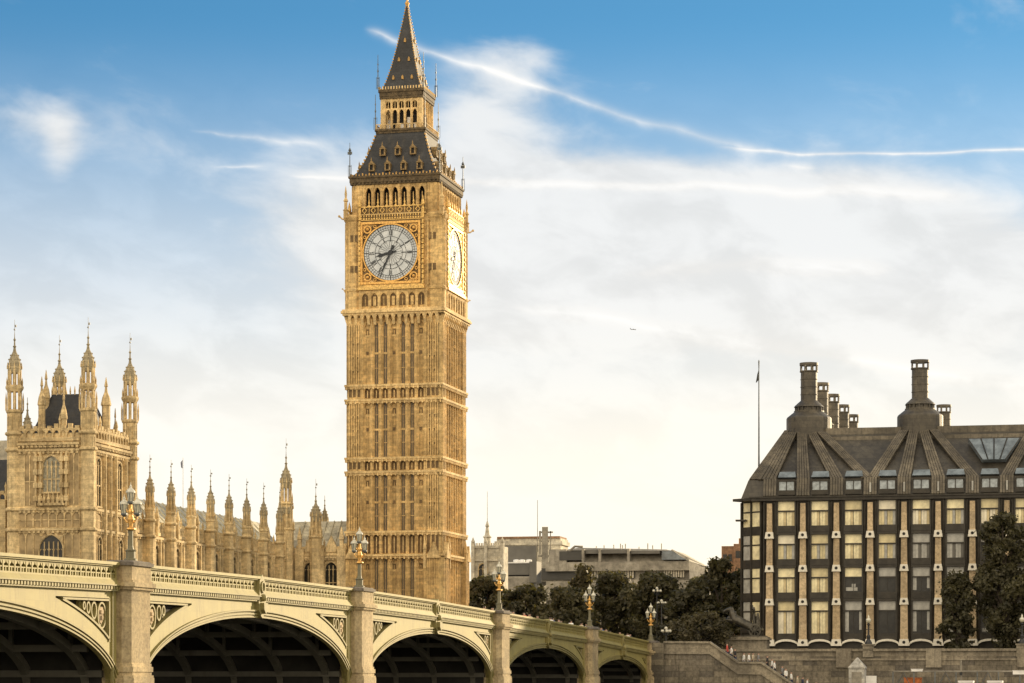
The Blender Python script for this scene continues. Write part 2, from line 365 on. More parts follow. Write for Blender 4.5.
def leafmat(name, a, b_):
    m = bpy.data.materials.new(name); m.use_nodes = True; t = NT(m.node_tree); b = m.node_tree.nodes['Principled BSDF']
    p = t.node('ShaderNodeTexCoord').outputs['Object']
    f = t.m('ADD', t.m('MULTIPLY', t.noise(p, .45, 3), .6), t.m('MULTIPLY', t.noise(p, 3.0, 2), .4))
    c = t.mix(t.smooth(f, .38, .62), a, b_); t.l.new(c, b.inputs['Base Color'])
    b.inputs['Roughness'].default_value = .55
    tr = t.node('ShaderNodeBsdfTranslucent'); t.l.new(t.mix(1.0, c, (1.5, 1.45, .7), 'MULTIPLY'), tr.inputs[0])
    mx = t.node('ShaderNodeMixShader'); mx.inputs[0].default_value = .4
    t.l.new(b.outputs[0], mx.inputs[1]); t.l.new(tr.outputs[0], mx.inputs[2])
    t.l.new(mx.outputs[0], m.node_tree.nodes['Material Output'].inputs['Surface'])
    return m
M_LEAF = leafmat('olive_leaves', (.055, .051, .027), (.135, .122, .060))
M_LEAF2 = leafmat('dusty_leaves', (.055, .048, .027), (.13, .11, .057))
M_LEAF3 = leafmat('dark_leaves', (.046, .043, .023), (.115, .104, .052))

# ------------------------------------------------------------------ frames
UB = Vector((-math.sin(R(13.8)), -math.cos(R(13.8)), 0)); NB = Vector((math.cos(R(13.8)), -math.sin(R(13.8)), 0))
EB = Vector((14.6, 270, 0)); RB = math.atan2(UB.y, UB.x)      # bridge: +x towards the camera's bank, +y out of the visible side
def bl(t, y, z): return EB+UB*t+NB*y+Vector((0, 0, z))
RW = R(-12)                                                   # west bank: +x north (right), +y west (away)
XW = Vector((math.cos(RW), math.sin(RW), 0)); YW = Vector((-math.sin(RW), math.cos(RW), 0))
PO = Vector(((88-512)*250/F, 250, 0))
def wl(x, y, z=0): return PO+XW*x+YW*y+Vector((0, 0, z))

# ------------------------------------------------------------------ ground, river, roads
def sheet(name, pts, z, m):
    b = MB(); b.add([(p.x, p.y, z) for p in pts], [tuple(range(len(pts)))])
    return tag(b.build(name, m), kind='structure')
sheet('river', [bl(-8, -900, 0), bl(300, -900, 0), bl(300, 900, 0), bl(-8, 900, 0)], -5.0, M_WATER)
b = MB(); q = [bl(-5.2, -900, 0), bl(-5.2, 900, 0), bl(-6000, 5000, 0), bl(-6000, -5000, 0)]
b.prism([(p.x, p.y) for p in q], -8, 2.1); tag(b.build('west_bank_ground', M_GROUND), kind='structure')
sheet('embankment_road', [bl(-12, -3, 0), bl(-12, 400, 0), bl(-24, 400, 0), bl(-24, -3, 0)], 2.104, M_ROAD)
b = MB(); q = [bl(252, -300, 0), bl(252, 300, 0), bl(900, 300, 0), bl(900, -300, 0)]
b.prism([(p.x, p.y) for p in q], -8, -1.65); tag(b.build('riverside_path', M_GROUND), kind='structure')

# ------------------------------------------------------------------ the bridge
HP = [(0, 3.74), (31, 4.63), (62, 5.20), (85, 5.60), (104, 5.82), (123.75, 5.90)]
def h(t):
    s = min(max(t, -20), 267.5); s = s if s < 123.75 else 247.5-s
    if s < 0: return 3.74+s*.01
    for (a, ha), (c, hc) in zip(HP[:-1], HP[1:]):
        if s <= c: return ha+(hc-ha)*(s-a)/(c-a)
    return 5.9
PIERS = [0, 31, 66, 104, 143.5, 181.5, 216.5, 247.5]
bridge = thing('arch_bridge', 'long cream painted iron arch bridge on stone piers in front of the clock tower', 'bridge', EB, RB)
ZS = -0.55
def bx(b, t0, t1, y0, y1, d0, d1):
    a, c = h(t0), h(t1)
    b.hexa([(t0, y0, a+d0), (t1, y0, c+d0), (t1, y1, c+d0), (t0, y1, a+d0), (t0, y0, a+d1), (t1, y0, c+d1), (t1, y1, c+d1), (t0, y1, a+d1)])
def ell(t, tc_, a, crown): 
    q = 1-((t-tc_)/a)**2
    return ZS+(crown-ZS)*math.sqrt(max(0, q))
spans = list(zip(PIERS[:-1], PIERS[1:]))
for p0, p1 in spans:
    par = MB(); cop = MB(); den = MB()
    t0, t1 = p0+1.75, p1-1.75; n = 14
    for i in range(n):
        a, c = t0+(t1-t0)*i/n, t0+(t1-t0)*(i+1)/n
        bx(cop, a, c, -.35, .26, -.15, 0); bx(cop, a, c, -.33, .17, -.22, -.15)
        par.mi = 1; bx(par, a, c, -.34, -.28, -.80, -.22); par.mi = 0  # backing plate, coloured as dark as the shaded openings
        bx(par, a, c, -.30, .06, -.88, -.80)
        A, Cc = h(a), h(c)
        par.hexa([(a, -.3, A-1.14), (c, -.3, Cc-1.14), (c, .24, Cc-1.14), (a, .24, A-1.14), (a, -.3, A-.88), (c, -.3, Cc-.88), (c, .08, Cc-.88), (a, .08, A-.88)])
        bx(den, a, c, -.3, .34, -1.20, -1.14); den.mi = 1; bx(den, a, c, -.3, -.05, -1.40, -1.20); den.mi = 0; bx(den, a, c, -.3, .20, -1.47, -1.40)  # plate behind the dentils is coloured dark for their shade
    k = int((t1-t0)/.62); s = (t1-t0)/k
    for i in range(k):
        a = t0+i*s; m_ = a+s/2
        bx(par, a, a+.13, -.28, .05, -.80, -.22)
        for dd in (-.80, -.52): pass
        bx(par, a+.13, a+s, -.28, .045, -.31, -.22)
        bx(par, m_+.02, m_+.11, -.28, .03, -.80, -.58); bx(par, a+.13, a+s, -.28, .035, -.62, -.56)
        hh = h(m_)
        for sg in (-1, 1):       # pointed heads and feet of the pierced panel
            par.hexa([(m_+.05+sg*.08, -.28, hh-.42), (m_+.05+sg*.27, -.28, hh-.50), (m_+.05+sg*.27, .03, hh-.50), (m_+.05+sg*.08, .03, hh-.42),
                      (m_+.05, -.28, hh-.28), (m_+.05+sg*.27, -.28, hh-.28), (m_+.05+sg*.27, .03, hh-.28), (m_+.05, .03, hh-.28)])
    k = int((t1-t0)/.34); s = (t1-t0)/k
    for i in range(k): bx(den, t0+i*s, t0+i*s+.19, -.05, .27, -1.39, -1.20)
    par.build('parapet', [M_PAINT, M_BACK], bridge); cop.build('coping', M_PAINT, bridge); den.build('cornice', [M_PAINT2, M_BACK], bridge)
b = MB()
for p0, p1 in spans:
    for i in range(8):
        a, c = p0+(p1-p0)*i/8, p0+(p1-p0)*(i+1)/8
        bx(b, a, c, -26.3, -.31, -1.5, -1.15)
        bx(b, a, c, -26.3, -26.0, -1.15, 0)
bx(b, -60, 0, -26.3, -.31, -1.5, -1.15)
b.build('deck', M_ROAD, bridge)
def fascia(p0, p1, yf, front):
    tc_ = (p0+p1)/2; a = (p1-p0)/2-1.87; crown = h(tc_)-2.42; ac = a+.30
    b = MB(); n = 72; t0, t1 = p0+1.2, p1-1.2; TH = .5
    ztop = lambda t: h(t)-1.47; zfr = lambda t: h(t)-1.84
    sgn = 1 if front else -1
    xs = sorted(set([t0+(t1-t0)*i/n for i in range(n+1)]+[tc_-a, tc_+a, p0+2.6, p1-2.6]))
    for q0, q1 in zip(xs[:-1], xs[1:]):
        m_ = (q0+q1)/2
        lo = lambda t: ell(t, tc_, a, crown) if abs(m_-tc_) < a else -5.0
        mid = lambda t: ell(t, tc_, a+1.25, crown+1.42)
        inside = front and (p0+2.6 <= m_ <= p1-2.6) and mid(m_) < zfr(m_)-.05
        def slab(f0, f1, ya, yb):
            z00, z01, z10, z11 = f0(q0), f0(q1), f1(q0), f1(q1)
            b.hexa([(q0, ya, z00), (q1, ya, z01), (q1, yb, z01), (q0, yb, z00), (q0, ya, z10), (q1, ya, z11), (q1, yb, z11), (q0, yb, z10)])
        if inside:
            lip = lambda t: min(lo(t)+.45, mid(t)-.02)
            slab(lo, lip, yf-.22, yf); slab(lip, mid, yf-TH, yf); b.mi = 1; slab(mid, lambda t: max(zfr(t), mid(t)+.01), yf-TH, yf-.42); b.mi = 0; slab(lambda t: max(zfr(t), mid(t)+.01), ztop, yf-TH, yf)  # panel backing: darkness of the interior put into its colour
        elif abs(m_-tc_) < a: slab(lo, lambda t: lo(t)+.45, yf-.22, yf); slab(lambda t: lo(t)+.45, ztop, yf-TH, yf)
        else: slab(lo, ztop, yf-TH, yf)
    o = b.build('arch_fascia', [M_PAINT, M_SHADE], bridge)
    if not front: return
    mo = MB()                                                   # archivolt rolls and panel edging
    N = 56
    for (off, ya, yb, th) in ((0.0, yf-.25, yf+.05, .10), (.17, yf-.02, yf+.11, .10), (.36, yf-.02, yf+.15, .09)):
        for i in range(N):
            A0, A1 = math.pi*i/N, math.pi*(i+1)/N
            def P(A, o_): return tc_+(a+o_)*math.cos(A), ZS+(crown+o_-ZS)*math.sin(A)
            (x0, z0), (x1, z1), (x2, z2), (x3, z3) = P(A0, off), P(A0, off+th), P(A1, off+th), P(A1, off)
            mo.hexa([(x0, ya, z0), (x1, ya, z1), (x2, ya, z2), (x3, ya, z3), (x0, yb, z0), (x1, yb, z1), (x2, yb, z2), (x3, yb, z3)])
    mo.build('archivolt', M_PAINT2, bridge)
    for s in (-1, 1):
        ed = MB()
        tp = p0+2.6 if s < 0 else p1-2.6
        mid = lambda t: ell(t, tc_, a+1.25, crown+1.42)
        # where does the panel end
        te = tp
        while abs(te-tc_) > 1 and mid(te) < zfr(te)-.05: te -= s*.1
        L = abs(te-tp); st = [tp-s*L*i/22 for i in range(23)]
        for q0, q1 in zip(st[:-1], st[1:]):
            for f0, dz0, dz1 in ((mid, .04, .16), (zfr, -.14, -.04)):
                z0, z1 = f0(q0), f0(q1)
                if mid((q0+q1)/2) > zfr((q0+q1)/2)-.2: continue
                ed.hexa([(q0, yf-.42, z0+dz0), (q1, yf-.42, z1+dz0), (q1, yf+.07, z1+dz0), (q0, yf+.07, z0+dz0), (q0, yf-.42, z0+dz1), (q1, yf-.42, z1+dz1), (q1, yf+.07, z1+dz1), (q0, yf+.07, z0+dz1)])
        ed.box(min(tp-s*.12, tp), max(tp-s*.12, tp), yf-.42, yf+.07, mid(tp), zfr(tp))
        ed.box(min(tp+s*.25, tp+s*.4), max(tp+s*.25, tp+s*.4), yf-.02, yf+.10, -1, ztop(tp)+.0)
        # tracery: ovals shrinking away from the pier
        x = tp-s*.22; first = True
        for k_ in range(4):
            hgt = zfr(x-s*.5)-.2-(mid(x-s*.5)+.2)
            rz_ = min(hgt*.49, 1.6); ru = min(.80, rz_*.78)
            if rz_ < .22: break
            ed.ring(x-s*ru, zfr(x)-.18-rz_, ru, rz_, yf-.05, yf-.41, .10, 18)
            ed.ring(x-s*ru, zfr(x)-.18-rz_, ru*.72, rz_*.76, yf-.15, yf-.41, .06, 14)
            if first:
                sh = MB(); cx, cz = x-s*ru, zfr(x)-.18-rz_; r_, q_ = ru*.5, rz_*.62
                sh.ext([(cx-r_, cz+q_), (cx-r_, cz-q_*.3), (cx-r_*.6, cz-q_*.75), (cx, cz-q_), (cx+r_*.6, cz-q_*.75), (cx+r_, cz-q_*.3), (cx+r_, cz+q_)], yf-.1, yf-.38)
                sh.box(cx-r_*.6, cx+r_*.6, yf-.1, yf-.02, cz+q_*.2, cz+q_*.6); sh.box(cx-r_*.5, cx+r_*.2, yf-.1, yf-.03, cz-q_*.5, cz-q_*.05)
                sh.build('shield', M_PHS, o)
                first = False
            ed.box(x-s*ru*2-.06, x-s*ru*2+.06, yf-.41, yf-.2, mid(x-s*ru*2)+.1, zfr(x)-.1) if mid(x-s*ru*2)+.2 < zfr(x) else None
            x -= s*(ru*2+.1)
        ed.build('spandrel_tracery', M_PAINT2, bridge)
    cr = MB(); z = h(tc_)                                        # shield and crest at the crown
    cr.ext([(tc_-.45, z-.25), (tc_-.5, z-1.25), (tc_-.62, z-1.5), (tc_-.6, z-2.0), (tc_-.25, z-2.3), (tc_, z-2.45), (tc_+.25, z-2.3), (tc_+.6, z-2.0), (tc_+.62, z-1.5), (tc_+.5, z-1.25), (tc_+.45, z-.25), (tc_, z+.12)], yf+.27, yf-.2)
    cr.ext([(tc_-.34, z-1.55), (tc_-.3, z-1.95), (tc_, z-2.2), (tc_+.3, z-1.95), (tc_+.34, z-1.55)], yf+.5, yf+.27)
    cr.ball((tc_, yf+.33, z-1.25), .22)
    cr.ring(tc_, z-.62, .32, .36, yf+.36, yf+.2, .1, 12)
    cr.build('crest', M_PAINT2, bridge)
for p0, p1 in spans:
    fascia(p0, p1, 0.0, True); fascia(p0, p1, -25.7, False)
    tc_ = (p0+p1)/2; a = (p1-p0)/2-1.87; crown = h(tc_)-2.42
    for j in range(8):
        rb = MB(); y = -1.6-j*3.2
        for i in range(40):
            A0, A1 = math.pi*i/40, math.pi*(i+1)/40
            P = lambda A, o_: (tc_+(a+o_)*math.cos(A), ZS+(crown+o_-ZS)*math.sin(A))
            (x0, z0), (x1, z1), (x2, z2), (x3, z3) = P(A0, 0), P(A0, .5), P(A1, .5), P(A1, 0)
            rb.hexa([(x0, y-.2, z0), (x1, y-.2, z1), (x2, y-.2, z2), (x3, y-.2, z3), (x0, y+.2, z0), (x1, y+.2, z1), (x2, y+.2, z2), (x3, y+.2, z3)])
        # spandrel posts above the rib
        for i in range(-5, 6):
            t = tc_+a*i/5.6; zz = ell(t, tc_, a, crown)+.4
            if h(t)-1.5 > zz+.1: rb.box(t-.12, t+.12, y-.1, y+.1, zz, h(t)-1.5)
        rb.build('arch_rib', M_RIB, bridge)
    br = MB()
    for i in range(-4, 5):
        t = tc_+a*math.sin(i*.36); zz = ell(t, tc_, a, crown)
        br.box(t-.13, t+.13, -25.2, -.6, zz+.05, zz+.4)
    br.build('cross_brace', M_RIB, bridge)
def pier_poly(g, y0=-.7):
    W, N, P = 1.66+g, 1.25+g*.7, .66+g
    return [(-W, y0), (W, y0), (W, P-.37), (N, P), (-N, P), (-W, P-.37)]
for t in PIERS:
    pb = MB(); z = h(t)
    pb.M = Matrix.Translation((t, 0, 0))
    pb.prism(pier_poly(0), .68, z-1.45)
    for (g, d0, d1) in ((.05, z-1.45, z-1.38), (.16, z-1.38, z-1.24), (.26, z-1.24, z-1.02), (.12, z-1.02, z-.9)):
        pb.prism([(x, max(y, -.5)) for x, y in pier_poly(g)], d0, d1)
    pb.prism([(x, max(y, -.5)) for x, y in pier_poly(.03)], z-.9, z-.16)
    for (g, d0, d1) in ((.06, .52, .68), (.13, .26, .52), (.07, .08, .26), (.15, -.04, .08), (.18, -6, -.04)):
        pb.prism(pier_poly(g), d0, d1)
    o = pb.build('stone_pier', M_PIER, bridge)
    ub = MB(); ub.box(t-1.87, t+1.87, -26.4, -.7, -6, z-1.5); ub.build('pier_wall', M_SHADE, bridge)  # pier sides below the arches, shade put into the colour
    cb = MB(); cb.M = Matrix.Translation((t, 0, 0))
    cb.prism([(x, max(y, -.6)) for x, y in pier_poly(.16)], z-.16, z+.02)
    cb.prism([(x, max(y, -.6)) for x, y in pier_poly(.08)], z+.02, z+.10, [(x*.9, max(y, -.6)*.9) for x, y in pier_poly(.08)])
    cb.build('pier_cap', M_CAP, o)

# ornate triple lamps on the piers
def make_lamp(name, label, loc, group):
    r = thing(name, label, 'street lamp', loc, RB+math.pi/2, group)
    b = MB(); b.lathe(0, 0, [(.34, 0), (.34, .12), (.24, .16), (.24, .5), (.30, .55), (.17, .62), (.13, .8), (.12, 1.55), (.16, 1.6)], 8); b.build('column', M_LAMPG, r)
    b = MB(); b.lathe(0, 0, [(.14, 1.58), (.27, 1.64), (.25, 1.70), (.09, 1.78), (.14, 2.0), (.20, 2.15), (.10, 2.4), (.14, 2.55), (.07, 2.7), (.06, 3.1)], 8)
    for s in (-1, 1):
        b.tube([(0, 0, 1.95), (s*.22, 0, 2.02), (s*.36, 0, 2.2), (s*.35, 0, 2.42)], .045, 6, .03)
        b.tube([(0, 0, 2.5), (s*.2, 0, 2.55), (s*.28, 0, 2.7)], .035, 5)
    b.build('gilded_stem', M_GOLD, r)
    for (x, z) in ((-.36, 2.40), (.36, 2.40), (0, 3.0)):
        g = MB(); g.lathe(x, 0, [(.12, z+.08), (.19, z+.52)], 6); l = g.build('lantern', M_LGLASS, r)
        f = MB(); f.lathe(x, 0, [(.03, z-.12), (.17, z), (.17, z+.08)], 6)
        for k in range(6):
            a = math.pi/6+k*math.pi/3
            f.tube([(x+.125*math.cos(a), .125*math.sin(a), z+.08), (x+.195*math.cos(a), .195*math.sin(a), z+.53)], .02, 4)
        f.build('frame', M_IRON2, l)
        c = MB(); c.lathe(x, 0, [(.24, z+.52), (.24, z+.57), (.19, z+.65), (.10, z+.74), (.06, z+.78), (.07, z+.84), (.015, z+.95), (.01, z+1.05)], 8); c.build('cap', M_LCAP, l)
    return r
lamp_labels = {143.5: 'ornate triple lamp on the nearest bridge pier, before the turreted palace pavilion',
               104: 'ornate triple lamp with gilded stem standing right in front of the clock tower base',
               66: 'ornate triple lamp with gilded stem just right of the clock tower, against the dark trees',
               31: 'ornate triple lamp with gilded stem on the second pier from the far bridge end',
               0: 'ornate triple lamp on the abutment where the bridge meets the stone stairs'}
lp = None
for t in (143.5, 104, 66, 31, 0):
    loc = bl(t, .1, h(t)+.1)
    if lp is None: lp = make_lamp('bridge_lamp', lamp_labels[t], loc, 'lamps on the bridge piers')
    else: again(lp, loc, lamp_labels[t])

# ------------------------------------------------------------------ clock tower
TC = Vector((-8.47, 313, 0))-XW*6.1+YW*6.1
tower = thing('clock_tower', 'tall golden limestone gothic clock tower with white dials and dark pointed spire', 'clock tower', TC, R(-13.4))
class Alt:
    def __init__(s, b, i): s.b = b; s.i = i
    def __getattr__(s, k):
        def f(*a, **kw):
            s.b.mi = s.i; r = getattr(s.b, k)(*a, **kw); s.b.mi = 0; return r
        return f
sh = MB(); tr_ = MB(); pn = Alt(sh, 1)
sh.box(-5.72, 5.72, -5.72, 5.72, -6, 44.6)
BANDS = [(15.0, 17.9), (25.3, 27.0), (34.2, 36.0)]
STAGES = [(-2, 15.0), (17.9, 25.3), (27.0, 34.2), (36.0, 44.0)]
SL = [-3.42+1.14*i for i in range(7)]
for k in range(4):
    for b_ in (sh, tr_): b_.M = RZ(k)
    # corner pier (one per rotation, chamfered)
    sh.prism([(4.1, -6.1), (5.7, -6.1), (6.1, -5.7), (6.1, -4.1), (4.1, -4.1)], -6, 44.4)
    sh.prism([(4.0, -6.5), (6.1, -6.5), (6.5, -6.1), (6.5, -4.0), (4.0, -4.0)], -6, 14.7)
    for u in (4.15, 4.45, 4.75, 5.05, 5.35, 5.65, -4.15, -4.45, -4.75, -5.05, -5.35, -5.65):
        for z0, z1 in STAGES: pn.box(u+.085, u+.125, -6.112, -6.08, z0+.3, z1-.5) if z0 > 0 else None; sh.box(u-.06, u+.06, -6.2 if z0 > 0 else -6.6, -6.05, z0+.1, z1-.1)  # dark lines beside the ribs paint in crease shade
    for u in (4.6, 5.2, -4.6, -5.2):
        for z0, z1 in STAGES[1:]:
            for q in (z0+1.6, z0+3.3, z0+5.0):
                pn.box(u-.09, u+.09, -6.13, -6.08, q, q+.25); sh.box(u-.16, u+.16, -6.19, -6.08, q+.3, q+.38)
    for i in range(8):
        u = -3.99+1.14*i
        sh.box(u-.2, u+.2, -6.0, -5.7, -6, 44.2)
        sh.box(u-.07, u+.07, -6.12, -6.0, -6, 44.2)
    for i, u in enumerate(SL):
        for z0, z1 in STAGES:
            sh.arch(u-.37, u+.37, z1-1.0, z1-.12, -5.95, -5.7)
            for q in (-.30, .30): sh.box(u+q-.045, u+q+.045, -5.93, -5.7, z0, z1-.9)
            if i in (0, 3, 6):
                for q in (-.14, .14): sh.box(u+q-.04, u+q+.04, -5.88, -5.7, z0, z1-2.0)
                sh.box(u-.05, u+.05, -5.85, -5.7, z0, z1-1.2); sh.box(u-.37, u+.37, -5.9, -5.7, z1-2.0, z1-1.75)
                sh.box(u-.37, u-.22, -5.9, -5.7, z0, z1-2); sh.box(u+.22, u+.37, -5.9, -5.7, z0, z1-2)
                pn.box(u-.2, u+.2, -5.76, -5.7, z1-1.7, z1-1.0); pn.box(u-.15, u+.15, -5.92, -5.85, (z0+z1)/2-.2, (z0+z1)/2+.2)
            else:
                sh.box(u-.37, u+.37, -5.86, -5.7, (z0+z1)/2-.15, (z0+z1)/2+.1)
        for z0, z1 in BANDS:
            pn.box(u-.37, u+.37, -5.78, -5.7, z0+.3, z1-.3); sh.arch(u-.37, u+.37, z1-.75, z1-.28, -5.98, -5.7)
            tr_.box(u-.05, u+.05, -5.9, -5.78, z0+.3, z1-.6)
    for z0, z1 in BANDS:
        for u in (4.45, 5.05, 5.55, -4.45, -5.05, -5.55):
            pn.box(u-.17, u+.17, -6.13, -6.08, z0+.4, z1-.45)
            tr_.box(u-.26, u-.2, -6.2, -6.08, z0+.3, z1-.3)
    zs = [z for bnd in BANDS for z in bnd]
    for z in zs:
        g = .42 if z < 16 else .22
        tr_.box(-6.1-g+.05, 6.1+g-.05, -6.1-g, -5.6, z-.12, z+.14); tr_.box(-6.1-g*.5, 6.1+g*.5, -6.1-g*.5, -5.6, z-.34, z-.12)
        for i in range(22):
            u = -6.0+i*12/21; tr_.box(u-.1, u+.1, -6.1-g*.8, -6.0, z-.46, z-.12)
    for s in (-1, 1):   # gabled offsets at the foot
        u = s*5.2
        tr_.ext([(u-.9, 14.6), (u+.9, 14.6), (u, 16.6)], -6.75, -6.1); tr_.lathe(s*4.1, -6.55, [(.22, 13.4), (.22, 15.6), (.3, 15.7), (.02, 17.2)], 4)
    # corbel table under the clock stage
    for i in range(15):
        u = -5.6+i*.8
        tr_.hexa([(u-.16, -6.12, 43.5), (u+.16, -6.12, 43.5), (u+.16, -5.9, 43.5), (u-.16, -5.9, 43.5), (u-.16, -6.5, 44.7), (u+.16, -6.5, 44.7), (u+.16, -5.9, 44.7), (u-.16, -5.9, 44.7)])
    for i in range(14): tr_.arch(-5.6+i*.8+.16, -5.6+(i+1)*.8-.16, 44.1, 44.7, -6.42, -6.0)
    tr_.box(-6.45, 6.45, -6.5, -5.6, 44.7, 44.95); tr_.box(-6.6, 6.6, -6.68, -5.6, 44.95, 45.25); tr_.box(-6.5, 6.5, -6.55, -5.6, 45.25, 45.45)
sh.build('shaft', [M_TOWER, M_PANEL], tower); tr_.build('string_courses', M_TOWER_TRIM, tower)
proto = {}
for k in range(4):
    for i in (1, 2, 4, 5):
        for z0, z1 in STAGES:
            key = round(z1-z0, 2)
            if key not in proto:
                b = MB(); H = z1-z0
                b.lancet(-.19, .19, .15, H-.9, H-.2, -.03, .03); b.mi = 1; b.box(-.022, .022, -.06, .0, .15, H-.7)
                for q in (.27, .75): b.box(-.24, .24, -.05, .0, q*H-.035, q*H+.035)
                b.mi = 0; b_w = 1
                proto[key] = b.build('window', [M_TWIN, M_TOWER], tower); o = proto[key]
            else: o = sub(proto[key])
            p = RZ(k) @ Vector((SL[i], -5.755, z0)); o.location = p; o.rotation_euler.z = R(90*k)
# clock stage
cs = MB(); cg = MB(); cp = Alt(cs, 1)
cs.box(-6.15, 6.15, -6.15, 6.15, 45.4, 57.0)
for k in range(4):
    cs.M = RZ(k); cg.M = RZ(k) @ Matrix.Translation((-.24, 0, 0))
    cs.lathe(5.25, -5.25, [(1.22, 45.4), (1.22, 47.6), (1.34, 47.75), (1.34, 47.95), (1.2, 48.1), (1.2, 56.3), (1.34, 56.5), (1.42, 56.9), (1.25, 57.1), (1.0, 57.2)], 8)
    for u in (4.45, 5.0, 5.55, -4.45, -5.0, -5.55):
        cs.box(u-.06, u+.06, -6.42, -6.1, 48.2, 56.2)
    for z in (50.4, 54.2):
        for u in (-5.28, -4.72, 4.72, 5.28): cp.box(u-.2, u+.2, -6.42, -6.3, z-.4, z+.4)
    for i in range(8):
        u = -4.2+i*1.2; cs.box(u-.17, u+.17, -6.42, -6.1, 45.45, 47.7)
        if i < 7:
            cs.arch(u+.17, u+1.03, 46.7, 47.35, -6.36, -6.1)
            cp.box(u+.2, u+1.0, -6.19, -6.14, 45.8, 47.2)  # niche back, contact shade put into its dark tone
            if i % 2: cs.box(u+.42, u+.78, -6.30, -6.1, 45.8, 46.95)
            else: cs.box(u+.57, u+.63, -6.30, -6.1, 45.8, 46.95)
    cs.box(-4.4, 4.4, -6.4, -6.1, 47.35, 47.7)
    # ledge over the dial stage
    cs.box(-4.2, 4.2, -6.45, -6.1, 57.0, 57.15)
    # gilded surround
    cg.box(-4.25, 4.25, -6.62, -6.1, 47.75, 48.1); cg.box(-4.15, 4.15, -6.52, -6.1, 48.1, 48.35)
    for s in (-1, 1):
        for j in range(26):       # twisted columns
            z = 48.3+j*.31
            cg.box(s*4.05-.12, s*4.05+.12, -6.50 if j % 2 else -6.58, -6.1, z, z+.22 if j % 2 else z+.31)
        cg.lathe(s*4.05, -6.4, [(.17, 56.4), (.2, 57.6), (.1, 57.9), (.26, 58.1), (.2, 58.5), (.02, 59.2)], 6)
    for j in range(24):
        u = -3.83+j*.333; cg.box(u-.1, u+.1, -6.44, -6.1, 56.45, 56.65); cg.box(u-.06, u+.06, -6.44, -6.1, 56.75, 57.0)
    cg.box(-4.0, 4.0, -6.40, -6.1, 56.32, 56.42); cg.box(-4.0, 4.0, -6.42, -6.1, 57.0, 57.12)
    for i in range(7):
        u = SL[i]
        cg.ring(u, 57.55, .34, .40, -6.45, -6.2, .11, 4); cg.box(u-.57, u-.5, -6.42, -6.2, 57.1, 58.0)
        if i < 6: cg.ext([(u+.3, 57.95), (u+.84, 57.95), (u+.57, 58.35)], -6.42, -6.2); cg.lathe(u+.57, -6.32, [(.09, 58.3), (.14, 58.5), (.02, 59.0)], 4)
    cg.mi = 1; cg.box(-3.95, 3.95, -6.33, -6.2, 57.1, 57.95); cg.box(-3.95, 3.95, -6.36, -6.1, 56.42, 57.0); cg.mi = 0; cg.box(-4.0, 4.0, -6.44, -6.2, 57.93, 58.05)
cs.build('clock_stage', [M_TOWER, M_PANEL], tower); cg.build('gilded_surround', [M_GOLDB, M_PANEL], tower)
def roman(b, txt, rad, ang, hgt, y0, y1):
    wd = {'I': .11, 'V': .28, 'X': .30}; tot = sum(wd[c] for c in txt); x = -tot/2
    ca, sa = math.cos(-ang), math.sin(-ang)
    def P(u, v): X, Z = u, rad+v; return (X*ca-Z*sa, X*sa+Z*ca)
    def stroke(u0, v0, u1, v1, t):
        b.ext([P(u0-t, v0), P(u0+t, v0), P(u1+t, v1), P(u1-t, v1)], y0, y1)
    for c in txt:
        w_ = wd[c]; H = hgt/2
        if c == 'I': stroke(x+w_/2, -H, x+w_/2, H, .035)
        if c == 'V': stroke(x+w_/2, -H, x+.03, H, .035); stroke(x+w_/2, -H, x+w_-.03, H, .02)
        if c == 'X': stroke(x+.03, H, x+w_-.03, -H, .035); stroke(x+.03, -H, x+w_-.03, H, .02)
        x += w_
